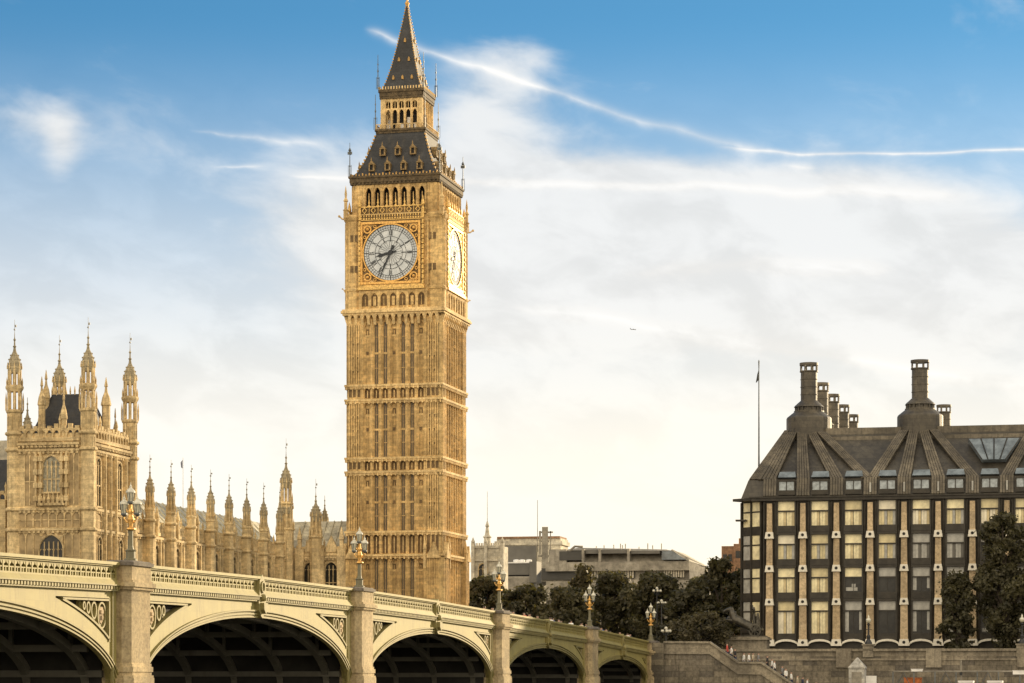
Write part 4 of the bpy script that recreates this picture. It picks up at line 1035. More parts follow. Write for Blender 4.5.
# river wing, left of the pavilion
rw = thing('palace_river_wing', 'palace wing with dark slate roof cut off by the left picture edge', 'palace', wl(-8.1, 0), RW)
b = MB(); t_ = MB(); b.box(-34, 0, 2.0, 14, -4, 17.6)
b.M = t_.M = Matrix.Translation((0, 2.0, 0))
strings(t_, -34, 0, (9.6, 14.5, 16.5), .28); battlement(t_, -34, 0, 17.4, 1.3)
blind(t_, -34, 0, 14.75, 16.2, 34, .15, .1)
for i in range(9): x = -1.6-i*3.8; b.box(x-.45, x+.45, -.6, .05, -4, 17.6)
b.build('wall', M_PAL, rw); t_.build('parapet', [M_PAL2, M_RECESS], rw)
for i in range(6):
    o = window_set(rw, 1.5, 10.2, 13.8, 3, 1, M_GLASS); o.location = (-3.5-i*3.8, 1.95, 0)
b = MB(); b.hexa([(-34, 2.9, 17.4), (-.2, 2.9, 17.4), (-.2, 13, 17.4), (-34, 13, 17.4), (-34, 6, 22.0), (-.2, 6, 22.0), (-.2, 8, 22.0), (-34, 8, 22.0)]); b.build('roof', M_SLATE, rw)
b = MB(); b.box(-20, -.4, 8.5, 12.5, 18, 24.2)
for i in range(9): b.box(-1.4-i*2.0, -.9-i*2.0, 8.3, 8.5, 18, 24.1)
b.build('upper_storey', M_CREAM, rw)
b = MB(); turret(b, -2.0, 9.0, 18, 23.8, 25.2, 28.6, 29, .55); b.build('turret', [M_PAL2, M_PALG], rw)

# flag mast beyond the range
fm = thing('roof_flagpole', 'thin flagpole with small furled flag behind the turreted palace wing', 'flagpole', at(183, 505, 300))
b = MB(); b.tube([(0, 0, -3), (0, 0, 5.6)], .06, 5, .03); b.build('pole', M_WHITE, fm)
b = MB(); b.hexa([(-.05, -.03, 4.3), (-.22, -.03, 4.4), (-.22, .03, 4.4), (-.05, .03, 4.3), (-.05, -.03, 5.3), (-.28, -.1, 5.0), (-.28, .0, 5.0), (-.05, .03, 5.3)]); b.build('flag', mat('faded_flag', (.16, .17, .22), .8, 0, .4, 3), fm)

# ------------------------------------------------------------------ office block with chimneys (right)
PH0 = Vector(((769.4-512)*297/F, 297, 0))
def phl(x, y, z=0): return PH0+XW*x+YW*y+Vector((0, 0, z))
ph = thing('office_block', 'dark bronze office block with lit windows, stone piers and roof chimneys', 'office building', PH0, RW)
BAY, NB_ = 3.88, 12; FL = 3.88; ZB = 3.2; ZT = 20.6
fz = [20.45-FL*i for i in range(4)]      # window head of each floor
b = MB(); b.box(-.95, BAY*NB_, .6, 62, 1.5, 20.5)
b.prism([(-3.5, 2.9), (-.95, .6), (-.95, 3), (-3.5, 5)], 1.5, 20.5)
b.box(-3.5, -1.0, 4.5, 62, 1.5, 20.5)
b.build('wall', M_PH, ph)
fr = MB()
for i in range(NB_+1):
    x = i*BAY
    # tapering sandstone pier flanked by metal ducts
    w0, w1 = .44, .29
    st = MB()
    st.hexa([(x-w0, -.15, 4.3), (x+w0, -.15, 4.3), (x+w0, .55, 4.3), (x-w0, .55, 4.3), (x-w1, 0, 20.2), (x+w1, 0, 20.2), (x+w1, .55, 20.2), (x-w1, .55, 20.2)])
    st.box(x-.62, x+.62, -.2, .6, 1.6, 3.3)
    st.build('stone_pier', M_PHS, ph)
    for s in (-1, 1): fr.tube([(x+s*.72, .35, 4.4), (x+s*.62, .35, 20.4)], .15, 6)
    for z in (16.45, 12.57, 8.69, 3.95):
        w_ = .42+(.10 if z < 5 else 0); pc = MB(); ho = Alt(pc, 1)
        pc.ext([(x-w_-.1, z-.35), (x+w_+.1, z-.35), (x+w_-.02, z+.42), (x-w_+.02, z+.42)], -.32, .5)
        ho.lathe(0, 0, [(.17, 0), (.17, .05)], 10) if False else ho.ext([(x+.18*math.cos(2*math.pi*k/10), z+.05+.18*math.sin(2*math.pi*k/10)) for k in range(10)], -.34, -.3); pc.build('pale_collar', [M_PHC, M_DARK], ph)
for i in range(NB_):
    x0, x1 = i*BAY, (i+1)*BAY
    for k, z in enumerate(fz):
        zb = z-2.85 if k < 3 else z-3.75
        fr.box(x0+.8, x1-.8, .1, .65, z-.02, z+.25); fr.box(x0+.8, x1-.8, .15, .65, zb-.75, zb)          # spandrel
        fr.box(x0+.8, x0+.98, .2, .65, zb, z); fr.box(x1-.98, x1-.8, .2, .65, zb, z)
        fr.box(x0+.8, x1-.8, .25, .65, z-1.22, z-1.06)
    pc = MB()
    for j in range(8):
        a0, a1 = math.pi*(1-j/8), math.pi*(1-(j+1)/8); cx = (x0+x1)/2; rx = 1.35
        q = [(cx+rx*math.cos(a0), 3.6+.55*math.sin(a0)), (cx+rx*math.cos(a1), 3.6+.55*math.sin(a1)), (cx+rx*1.0*math.cos(a1), 3.85+.55*math.sin(a1)), (cx+rx*1.0*math.cos(a0), 3.85+.55*math.sin(a0))]
        pc.ext(q, -.05, .6)
    pc.build('foot_arch', M_PHC, ph)
fr.box(-2.1, BAY*NB_, -.12, .7, 20.5, 20.85); fr.box(-2.4, BAY*NB_, -.3, .7, 20.85, 21.0)
fr.hexa([(-4.5, 1.7, 20.6), (-2.1, -.1, 20.6), (-2.1, 1.7, 20.6), (-3.6, 3.0, 20.6), (-4.5, 1.7, 20.9), (-2.1, -.1, 20.9), (-2.1, 1.7, 20.9), (-3.6, 3.0, 20.9)])
fr.box(-4.2, -2.9, 1.9, 2.6, 18.3, 18.5)
fr.build('window_frames', M_PH, ph); 
def pane_mesh(w_, z0, z1, kind):
    b = MB()
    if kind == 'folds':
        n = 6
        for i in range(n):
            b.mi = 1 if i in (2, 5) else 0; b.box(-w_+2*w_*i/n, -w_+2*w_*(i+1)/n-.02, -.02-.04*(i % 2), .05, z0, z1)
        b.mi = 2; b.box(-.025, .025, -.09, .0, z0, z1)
    else:
        b.box(-w_, w_, -.02, .05, z0, z1)
        if kind == 'curtains':
            b.mi = 1; b.box(-w_, -w_+.42, -.035, 0, z0+.2, z1); b.box(w_-.3, w_, -.035, 0, z0+.4, z1)
        if kind == 'half': b.mi = 1; b.box(.1, w_, -.035, 0, z0+(z1-z0)*.35, z1)
        if kind == 'desk': b.mi = 1; b.box(-w_+.1, w_-.5, -.035, 0, z0+.15, z0+.55); b.box(-.2, .25, -.035, 0, z0+.6, z0+.95)
        if z1 < -1: b.mi = 2; b.box(-.03, .03, -.08, .0, z0, z1)
    b.mi = 0
    return b
wr = random.Random(3); pm = {}
for i in range(NB_):
    for k, z in enumerate(fz):
        zb = z-2.85 if k < 3 else z-3.75
        lit = (k == 0) or (k == 1 and i < 4) or (k == 2 and i < 2) or (k == 3 and i < 2)
        lit2 = lit or (k == 1 and i == 4)
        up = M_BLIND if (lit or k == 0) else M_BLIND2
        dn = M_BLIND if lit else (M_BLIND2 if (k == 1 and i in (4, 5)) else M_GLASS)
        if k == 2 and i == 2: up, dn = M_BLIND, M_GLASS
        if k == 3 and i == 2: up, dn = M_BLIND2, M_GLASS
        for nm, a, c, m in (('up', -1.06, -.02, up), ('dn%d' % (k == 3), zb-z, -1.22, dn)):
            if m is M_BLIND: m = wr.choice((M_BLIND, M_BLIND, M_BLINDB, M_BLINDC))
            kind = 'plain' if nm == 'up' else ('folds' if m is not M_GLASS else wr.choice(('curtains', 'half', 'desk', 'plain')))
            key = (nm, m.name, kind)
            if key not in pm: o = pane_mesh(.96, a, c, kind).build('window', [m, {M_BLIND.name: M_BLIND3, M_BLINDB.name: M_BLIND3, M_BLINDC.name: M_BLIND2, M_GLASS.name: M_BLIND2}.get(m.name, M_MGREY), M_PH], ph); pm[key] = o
            else: o = sub(pm[key])
            o.location = ((i+.5)*BAY, .48, z)
# canted corner bay at the left
cb = MB(); cdir = Vector((1.4, -2.0, 0)).normalized(); ang = math.atan2(-2.3, 2.55)
Lc = math.hypot(2.55, 2.3); cb.M = Matrix.Translation((-3.5, 2.9, 0)) @ Matrix.Rotation(ang, 4, 'Z')
for u in (0, Lc*.5, Lc): cb.box(u-.12, u+.12, -.22, .1, 3.3, 20.5)
for z in fz:
    cb.box(0, Lc, -.15, .1, z, z+.3); cb.box(0, Lc, -.15, .1, z-3.6, z-2.85); cb.box(0, Lc, -.12, .1, z-1.22, z-1.06)
cb.build('corner_bay', M_PH, ph)
for z in fz:
    for u in (.26, .72):
        for a, c in ((-1.06, -.02), (-2.85, -1.22)):
            bb = MB(); bb.box(-.62, .62, -.06, .05, z+a, z+c); o = bb.build('window', M_BLIND if u > .5 or z > 18 else M_BLIND2, ph)
            p = cb.M @ Vector((Lc*u, 0, 0)); o.location = p; o.rotation_euler.z = ang
# mansard and roof
rb = MB(); W_ = BAY*NB_
rb.hexa([(-3.4, .6, 20.8), (W_, .6, 20.8), (W_, 60, 20.8), (-3.4, 60, 20.8), (-2.6, 1.2, 23.0), (W_, 1.2, 23.0), (W_, 59, 23.0), (-2.6, 59, 23.0)])
rb.hexa([(-2.6, 1.2, 23.0), (W_, 1.2, 23.0), (W_, 59, 23.0), (-2.6, 59, 23.0), (2.0, 8.2, 29.5), (W_, 8.2, 29.5), (W_, 52, 29.5), (2.0, 52, 29.5)])
roof2 = rb.build('roof', M_PHR3, ph)
CH = [(3.75, 9.0, 4), (16.9, 9.0, 4), (31.8, 9.0, 4)]
ds = MB()
def strip(b, xa, xb, xc, xd, ya, za, yb, zb_, th=.32):
    n = 5
    for i in range(n):       # ribbed sheets: three ducts side by side
        f0, f1 = i/n, (i+.82)/n
        p = lambda f, e: (xa+(xb-xa)*f, ya, za) if not e else (xc+(xd-xc)*f, yb, zb_)
        a0, a1, c0, c1 = p(f0, 0), p(f1, 0), p(f0, 1), p(f1, 1)
        b.hexa([a0, a1, c1, c0, (a0[0], a0[1]-th*.6, a0[2]+th*.6), (a1[0], a1[1]-th*.6, a1[2]+th*.6), (c1[0], c1[1]-th*.6, c1[2]+th*.6), (c0[0], c0[1]-th*.6, c0[2]+th*.6)])
FEET = [(0, (0, 1, 2, 3)), (1, (3, 4, 5, 6)), (2, (7, 8, 9, 10))]
for ci, feet in FEET:
    cx, cy, _ = CH[ci]
    for j, ft in enumerate(feet):
        hw = .78 if j in (1, 2) else .72
        off = (.35 if (ci == 1 and j == 0) else (-.35 if (ci == 0 and j == 3) else 0))
        xa = ft*BAY-hw+off; xb = ft*BAY+hw+off
        if ci == 0 and j == 0: xa -= .7
        t0 = cx-2.3+j*1.16; strip(ds, xa, xb, t0, t0+1.1, 1.15, 22.95, 6.7, 28.9)
strip(ds, -2.5, -1.4, CH[0][0]-2.7, CH[0][0]-2.2, 1.4, 23.0, 7.2, 29.2)
for i in range(NB_+1):
    x = i*BAY
    strip(ds, x-.78, x+.78, x-.78, x+.78, .55, 20.95, 1.15, 23.0)
for i, x in enumerate((10.0, 11.7, 13.2, 23.0, 25.0, 27.0, 40, 42, 44)): pass
ds.box(CH[0][0]+2.2, W_, 7.4, 8.4, 28.3, 29.55); ds.box(CH[0][0]+2.0, W_, 6.6, 7.5, 27.3, 28.45)
ds.build('roof_duct', M_PHR, ph)
for i in range(NB_):                      # mansard windows with sloping glass over them
    x = (i+.5)*BAY
    g = MB(); g.box(x-.86, x+.86, .50, .9, 21.75, 22.75); o = g.build('window', mat('dormer_blind', (.32, .36, .38), .3, 0, .3, 2.5) if i == 0 else bpy.data.materials['dormer_blind'], ph)
    g = MB(); g.box(x-1.0, x+1.0, .42, .9, 21.2, 21.75); g.box(x-1.0, x+1.0, .38, .9, 22.75, 23.0)
    for q in (-.93, 0, .93): g.box(x+q-.05, x+q+.05, .44, .9, 21.75, 22.75)
    g.build('frame', M_PH, o)
    g = MB(); g.hexa([(x-1.05, .95, 23.3), (x+1.05, .95, 23.3), (x+1.05, 1.6, 23.1), (x-1.05, 1.6, 23.1), (x-.9, 1.65, 24.0), (x+.9, 1.65, 24.0), (x+.9, 2.3, 23.8), (x-.9, 2.3, 23.8)]); g.build('skylight', M_SKYL, ph)
    if i in (2, 3, 4, 5, 6, 7): g = MB(); g.box(x+BAY/2-.10, x+BAY/2+.10, .3, .6, 21.4, 22.5); g.build('slit_window', M_BLIND2, ph)
g = MB(); xs = (22.6, 28.6); g.hexa([(24.3, 2.3, 25.1), (27.0, 2.3, 25.1), (27.0, 3.0, 24.8), (24.3, 3.0, 24.8), (xs[0], 5.0, 27.75), (xs[1], 5.0, 27.75), (xs[1], 5.6, 27.4), (xs[0], 5.6, 27.4)]); o = g.build('skylight', M_SKYL, ph)
g = MB()
for f in (0, .25, .5, .75, 1):
    xa, xb = 24.3+2.7*f, xs[0]+6*f; g.tube([(xa, 2.25, 25.15), (xb, 4.95, 27.8)], .07, 4)
g.build('glazing_bars', M_PH, o)
def chimney(x, y, k, zb):
    b = MB()
    b.lathe(x, y, [(2.7*k, zb-.6), (2.7*k, zb+2.75), (2.62*k, zb+2.9), (1.8*k, zb+3.55), (1.8*k, zb+3.7), (1.5*k, zb+3.72), (1.5*k, zb+4.1), (1.8*k, zb+4.15), (1.7*k, zb+4.3), (.98*k, zb+4.95), (.98*k, zb+8.3), (1.1*k, zb+8.35), (1.1*k, zb+8.5)], 24, 0)
    for q in range(16):
        a = 2*math.pi*q/16; b.box(x+1.62*k*math.cos(a)-.07, x+1.62*k*math.cos(a)+.07, y+1.62*k*math.sin(a)-.07, y+1.62*k*math.sin(a)+.07, zb+3.7, zb+4.15)
    for q in range(8):
        a = 2*math.pi*(q+.5)/8; b.box(x+1.0*k*math.cos(a)-.09, x+1.0*k*math.cos(a)+.09, y+1.0*k*math.sin(a)-.09, y+1.0*k*math.sin(a)+.09, zb+8.4, zb+9.2)
    for q in range(24):
        a, c = 2*math.pi*q/24, 2*math.pi*(q+1)/24
        P = lambda r, A, z: (x+r*k*math.cos(A), y+r*k*math.sin(A), z)
        b.hexa([P(.85, a, zb+9.15), P(1.12, a, zb+9.15), P(1.12, c, zb+9.15), P(.85, c, zb+9.15), P(.85, a, zb+9.45), P(1.12, a, zb+9.45), P(1.12, c, zb+9.45), P(.85, c, zb+9.45)])
    for z in (5.6, 6.5, 7.4): b.lathe(x, y, [(.985*k, zb+z), (1.03*k, zb+z+.03), (1.03*k, zb+z+.1), (.985*k, zb+z+.13)], 24, 0)
    return b
for cx, cy, _ in CH: chimney(cx, cy, 1.0, 28.1).build('chimney', M_PHR2, ph)
for i in range(1, 5): chimney(CH[0][0]+.25*i, CH[0][1]+13.2*i, .92, 27.2).build('chimney', M_PHR, ph)
chimney(CH[1][0]-.3+1, CH[1][1]+50, .92, 28.0).build('chimney', M_PHR, ph)
chimney(CH[2][0]+.3, CH[2][1]+50, .92, 28.0).build('chimney', M_PHR, ph)
fp = thing('tall_flagpole', 'tall slim flagpole with a furled dark flag on the office block roof', 'flagpole', phl(-1.6, 3.3, 23.5), RW)
b = MB(); b.lathe(0, 0, [(.14, -.6), (.10, 3), (.06, 12.9), (.09, 13.7), (.02, 13.9)], 8); b.build('pole', M_IRON2, fp)
b = MB(); b.hexa([(-.05, -.04, 11.5), (-.35, -.1, 11.2), (-.3, .04, 11.2), (-.05, .06, 11.5), (-.05, -.04, 12.6), (-.18, -.1, 12.2), (-.14, .04, 12.2), (-.05, .06, 12.6)]); b.build('flag', M_IRON, fp)

# ------------------------------------------------------------------ far buildings
ch = thing('gothic_church', 'small pale gothic church front with pinnacle and pointed window right beside the clock tower', 'church', at(487, 640, 395), RW)
k = 395/F
b = MB(); b.box(-14*k, 16*k, 0, 4, -6, 95*k-.2)
for x in (-14, -1, 16): b.box(x*k-.25, x*k+.25, -.5, .1, -6, 97*k); b.lathe(x*k, -.2, [(.3, 97*k), (.38, 98*k), (.02, 103*k)], 4)
b.box(-14*k, 16*k, -.25, .1, 79*k, 81*k); b.box(-14*k, 16*k, -.2, .1, 92*k, 94.5*k)
for i in range(12): x = -13.5*k+i*2.5*k; b.box(x, x+1.3*k, -.1, .3, 95*k-.2, 97*k)
b.build('wall', M_CREAM, ch)
o = window_set(ch, 1.3, 63*k, 76*k, 2, 0, M_GLASS); o.location = (-4*k, -.05, 0)
b = MB(); b.lathe(-4*k, 3, [(.6, 90*k), (.55, 103*k), (.75, 104*k), (.4, 106*k), (.22, 114*k), (.35, 115*k), (.03, 121*k)], 6); b.tube([(-4*k, 3, 120*k), (-4*k, 3, 150*k)], .05, 4, .03); b.build('pinnacle', M_CREAM, ch)
# grey centre with terraces
qc = thing('conference_centre', 'low grey concrete terraced building with dark glazing and pale strip windows above the trees', 'building', at(600, 650, 440), RW)
k = 440/F; Y = lambda y: (650-y)*k
X = lambda x: (x-600)*k
b = MB(); b.box(X(545), X(690), 0, 18, -4, Y(581)); b.box(X(545), X(690), -1.5, 0, Y(600), Y(588))
b.box(X(505), X(690), .6, 18, Y(581), Y(571)); b.box(X(545), X(690), -.4, 16, Y(571), Y(562))
b.hexa([(X(690), 0, -4), (X(702), 6, -4), (X(702), 17, -4), (X(690), 17, -4), (X(690), 0, Y(562)), (X(702), 6, Y(567)), (X(702), 17, Y(567)), (X(690), 17, Y(562))])
b.box(X(548), X(566), -.2, 10, Y(562), Y(549))
b.hexa([(X(559), 1, Y(562)), (X(686), 1, Y(562)), (X(686), 15, Y(562)), (X(559), 15, Y(562)), (X(572), 3, Y(549.5)), (X(672), 3, Y(551)), (X(672), 14, Y(551)), (X(572), 14, Y(549.5))])
b.hexa([(X(559), .6, Y(549.8)), (X(672), .6, Y(551.2)), (X(672), 14, Y(551.2)), (X(559), 14, Y(549.8)), (X(575), 3, Y(546.6)), (X(664), 3, Y(549.2)), (X(664), 14, Y(549.2)), (X(575), 14, Y(546.6))])
b.tube([(X(559), .5, Y(558)), (X(574), .5, Y(546)), (X(582), .5, Y(546.5))], .2, 5)
b.tube([(X(672), .5, Y(551)), (X(689), .5, Y(561.5))], .22, 5); b.tube([(X(672), .5, Y(551)), (X(700), 6, Y(566))], .22, 5)
for x in (583, 600, 629): b.box(X(x)-.2, X(x)+.2, -.4, 1, Y(562), Y(549))
b.build('wall', M_CONC, qc)
for (x0, x1, y0, y1, m, yy) in ((540, 591, 579.5, 567.5, M_DGREY, .3), (559, 582, 560, 551, M_DGREY, -.28), (585, 628, 553.5, 549.5, M_MGREY, .2), (631, 660, 554, 551.3, M_MGREY, .2)):
    b = MB(); b.box(X(x0), X(x1), yy, yy+1.5, Y(y0), Y(y1)); b.build('dark_glazing', m, qc)
b = MB(); b.ext([(X(663), Y(560.5)), (X(687), Y(560.5)), (X(674), Y(552)), (X(663), Y(552))], -.7, 1.0); b.build('raked_glazing', M_SKYL, qc)
b = MB(); b.hexa([(X(687), -.6, Y(561)), (X(702), 6, Y(566)), (X(702), 12, Y(566)), (X(687), 12, Y(561)), (X(674), -.6, Y(551.4)), (X(676), 6, Y(551.4)), (X(676), 12, Y(551.4)), (X(674), 12, Y(551.4))]); b.build('sloping_roof_end', M_CREAM, qc)
for x0, x1 in ((593, 635), (663, 685)):
    b = MB(); b.box(X(x0), X(x1), .3, 1, Y(578.5), Y(568.5)); o = b.build('strip_window', M_DGREY, qc)
    n = int((x1-x0)/2.4); f = MB()
    for i in range(n): x = x0+1+i*2.4; f.box(X(x), X(x+1.5), .1, .6, Y(578), Y(569))
    f.build('pale_blinds', M_CREAM, o)
rr = random.Random(5)
for x in (588, 596, 606, 613, 615, 618, 622, 632, 641, 646, 655): b = MB(); b.tube([(X(x), 8, Y(551)), (X(x), 8, Y(548-rr.uniform(0, 7)))], .09, 4); b.box(X(x)-.3, X(x)+.3, 7.8, 8.2, Y(549.5), Y(549)); b.build('aerial', M_CREAM, qc)
lb = thing('flat_roofed_block', 'low dark block with white parapet between the church and the grey terraced building', 'building', at(505, 650, 425), RW)
k = 425/F; X = lambda x: (x-505)*k
b = MB(); b.box(X(490), X(531), 0, 7, -4, Y(576)*425/440); b.build('wall', M_CONC, lb)
b = MB(); b.box(X(491), X(530), -.3, 6, (650-575)*k, (650-563.5)*k); b.box(X(531), X(538.5), -1, 3, (650-583)*k, (650-562)*k); b.build('cladding', M_MGREY, lb)
b = MB(); b.box(X(490), X(532), -.5, 6, (650-563.5)*k, (650-562.3)*k)
for x in (514, 520, 527): b.lathe(X(x), 2, [(.5, (650-563)*k), (.5, (650-559.5)*k), (.2, (650-559)*k)], 8)
b.build('white_parapet', M_WHITE, lb)
hb = thing('cream_hilltop_block', 'cream block with brown roof edge and grey middle storeys rising behind the grey building', 'building', at(528, 650, 560), RW)
k = 560/F; X = lambda x: (x-528)*k; Y = lambda y: (650-y)*k
b = MB(); b.box(X(496), X(561), 0, 9, -4, Y(538.5)); b.box(X(494), X(563), -.3, 9, Y(545), Y(541)); b.box(X(549), X(563), -.6, 5, -4, Y(550)); b.build('wall', M_CREAM, hb)
b = MB(); b.box(X(496.5), X(560.5), -.25, 8, Y(538.5), Y(536.5)); b.build('roof_edge', M_BRICK, hb)
b = MB(); b.box(X(503), X(537), -.4, .5, Y(562), Y(546)); b.build('grey_storeys', M_MGREY, hb)
ma = thing('antenna_mast', 'stubby pale rooftop mast carrying aerials above the grey terraced building', 'mast', at(545, 562, 455))
k = 455/F
b = MB(); b.box(-3*k, 3*k, -.5, .5, -1, 35*k); b.box(-6*k, -4*k, -.3, .3, 8*k, 31*k); b.box(5*k, 6*k, -.2, .2, 5*k, 31*k); b.box(-7*k, 8*k, -.3, .3, 5*k, 7*k); b.box(-5*k, 8*k, -.2, .2, 29*k, 30.5*k); b.box(-5*k, 4*k, -.2, .2, 20*k, 21.5*k)
b.tube([(-7.5*k, 0, 10*k), (-7.5*k, 0, 62*k)], .07, 4, .04); b.build('mast_frame', M_CONC, ma)
bk = thing('brown_brick_block', 'brown brick block half hidden between the trees and the left corner of the office block', 'building', at(733, 650, 400), RW)
k = 400/F; b = MB(); b.box(-11.5*k, 1*k, 0, 14, -4, 102.5*k); b.box(1*k, 14*k, -.5, 14, -4, 106*k)
b.build('wall', M_BRICK, bk)
b = MB(); b.box(-11.5*k, 1*k, -.06, 14, 102.5*k, 104*k); b.build('parapet', M_BRICK, bk)
b = MB(); b.box(5*k, 13*k, 1, 8, 106*k, 112*k); b.build('roof_house', M_BRICK, bk)
for x, z in ((-8, 92), (-3, 92), (5, 95), (9, 95)):
    b = MB(); b.box(x*k-.3, x*k+.3, -.54 if x > 1 else -.04, .1, z*k-.5, z*k+.6); b.build('window', M_GLASS, bk)

# ------------------------------------------------------------------ trees
def tree(name, label, cat, base, H, Rx, clumps, leaves, m, seed, trunk=True, lo=.12, size=.42, group=None):
    r = random.Random(seed); root = thing(name, label, cat, base, 0, group)
    cs_ = []
    for i in range(clumps):
        f = lo+(1-lo)*r.random()**.8; z = H*f
        env = Rx*math.sin(math.pi*min(1, max(.10, (f-lo*.4)/(1.06-lo*.4))))**.55
        a = r.uniform(0, 2*math.pi); q = env*math.sqrt(r.uniform(.05, 1))*r.choice((.80, .86, .95, 1.06))
        rad = r.choice((.14, .22, .28, .36))*r.uniform(.85, 1.15)*min(Rx, H*.5)*(1.1-.4*f)
        cs_.append((Vector((q*math.cos(a), q*math.sin(a), min(z, H-rad*.7))), rad))
    b = MB(); per = leaves//clumps
    for c, rad in cs_:
        for j in range(per):
            d = Vector((r.gauss(0, 1), r.gauss(0, 1), r.gauss(0, 1))).normalized()
            p = c+Vector((d.x, d.y, d.z*.8))*rad*(r.random()**.45)*r.choice((1, 1, 1, 1.25))
            n = (d+Vector((r.gauss(0, .7), r.gauss(0, .7), r.gauss(.3, .7)))).normalized()
            t1 = n.cross(Vector((r.gauss(0, 1), r.gauss(0, 1), r.gauss(0, 1)))).normalized(); t2 = n.cross(t1)
            s = size*r.uniform(.4, 1.35)
            if r.random() < .12: p = p+Vector((r.gauss(0, .35), r.gauss(0, .35), r.gauss(0, .3)))
            b.v.extend([tuple(p-t1*s*.5), tuple(p+t2*s*.32), tuple(p+t1*s*.6), tuple(p-t2*s*.32)]); q = len(b.v); b.f.append((q-4, q-3, q-2, q-1))
    me = bpy.data.meshes.new('crown'); me.from_pydata(b.v, [], b.f); me.update(); me.materials.append(m)
    o = bpy.data.objects.new('crown', me); C.objects.link(o); o.parent = root
    if trunk:
        t = MB(); t.tube([(0, 0, -.3), (.1, 0, H*.18), (-.1, .1, H*.42), (.05, 0, H*.72)], .045*H, 8, .012*H)
        for c, rad in r.sample(cs_, min(len(cs_), 16)):
            z0 = max(H*.15, c.z*.55); t.tube([(0, 0, z0), tuple(Vector((0, 0, z0)).lerp(c, .5)+Vector((0, 0, .4))), tuple(c)], .016*H, 5, .006*H)
        t.build('trunk', M_BARK, root)
    return root
GT = 'trees behind the far end of the bridge'
TREES = [  # px centre, px top, half width px, distance, material, label
    (487, 577, 24, 338, M_LEAF, 'dark olive tree at the foot of the pale church, touching the clock tower edge'),
    (528, 586, 30, 334, M_LEAF3, 'low broad dark tree below the flat roofed dark block'),
    (566, 588, 25, 328, M_LEAF, 'broad dark tree behind the second lamp from the far bridge end, left side'),
    (584, 567, 13, 352, M_LEAF2, 'slim lighter tree poking up before the dark panel of the grey building'),
    (612, 573, 27, 336, M_LEAF3, 'bushy dark tree covering the strip windows of the grey building'),
    (655, 574, 30, 330, M_LEAF, 'round crowned dark tree below the right end of the grey terraced building'),
    (690, 590, 26, 322, M_LEAF3, 'lower dark tree behind the bronze statue, filling the gap in the row'),
    (722, 560, 27, 325, M_LEAF, 'tall dark tree in front of the brown brick block'),
    (507, 593, 20, 350, M_LEAF2, 'low tree half hidden behind the lamp just right of the clock tower'),
    (634, 586, 24, 350, M_LEAF2, 'tree filling the gap behind the two bushiest trees of the row'),
    (706, 577, 24, 345, M_LEAF, 'tree half hidden behind the tall tree in front of the brown brick block'),
    (752, 588, 18, 318, M_LEAF3, 'dark tree squeezed against the left corner of the office block'),
]
for i, (px, py, hw, Z, m, lab) in enumerate(TREES):
    base = at(px, 677, Z); base.z = 2.1; H = (677-py)*Z/F-2.1
    tree('broadleaf_tree', lab, 'tree', base, H, hw*1.08*Z/F, 85, 15000, m, 100+i, group=GT, size=.55)
b_ = at(703, 677, 281); b_.z = 2.1
tree('leafy_shrub', 'rounded dusty green shrub left of the bronze chariot statue', 'shrub', b_, (677-613)*281/F-2.1, 33*281/F, 70, 12000, M_LEAF2, 201, lo=.02, size=.34)
b_ = at(661, 677, 284); b_.z = 2.1
tree('leafy_shrub', 'small low dark shrub beside the abutment lamp at the bridge end', 'shrub', b_, (677-627)*284/F-2.1, 10*284/F, 12, 2500, M_LEAF3, 202, lo=.02, size=.3)
RT = [(1005, 514, 32, 283, M_LEAF3, 'big dark plane tree covering the right bays of the office block'), (958, 575, 17, 284, M_LEAF3, 'smaller dark tree left of the big plane tree before the office block'), (1046, 540, 34, 280, M_LEAF, 'dark tree cut off by the right picture edge')]
for i, (px, py, hw, Z, m, lab) in enumerate(RT):
    base = at(px, 677, Z); base.z = 2.1; H = (677-py)*Z/F-2.1
    tree('plane_tree', lab, 'tree', base, H, hw*Z/F, 95, 20000, m, 300+i, group='trees along the embankment', size=.42, lo=.06)

# ------------------------------------------------------------------ embankment: stairs, wall, statue, lamps, pier
TOP = [(1.7, 3.78), (6.6, 3.74), (9.6, 1.62), (12.0, 1.60), (15.3, -.65), (24, -3.6)]
sw = thing('river_stairs', 'stone staircase with a stepped granite parapet descending from the bridge end to the river', 'staircase', EB, RB)
def yz_ext(b, poly, t0, t1):   # polygon in the y-z plane between two t values
    n = len(poly); vs = [(t0, y, z) for y, z in poly]+[(t1, y, z) for y, z in poly]
    b.add(vs, [tuple(range(n)), tuple(reversed(range(n, 2*n)))]+[(i, (i+1) % n, n+(i+1) % n, n+i) for i in range(n)])
b = MB(); yz_ext(b, [(0, -7), (24, -7)]+[(y, z-1.25) for y, z in reversed(TOP)]+[(0, TOP[0][1]-1.25)], .5, 1.2); b.build('river_wall', M_WALL, sw)
b = MB()
for (y0, z0), (y1, z1) in zip(TOP[:-1], TOP[1:]):
    yz_ext(b, [(y0, z0-1.25), (y1, z1-1.25), (y1, z1-.22), (y0, z0-.22)], .55, 1.12)
    yz_ext(b, [(y0, z0-.22), (y1, z1-.22), (y1, z1), (y0, z0)], .42, 1.3)
    yz_ext(b, [(y0, z0-1.35), (y1, z1-1.35), (y1, z1-1.12), (y0, z0-1.12)], .45, 1.34)
b.build('stair_parapet', M_COPE, sw)
b = MB()
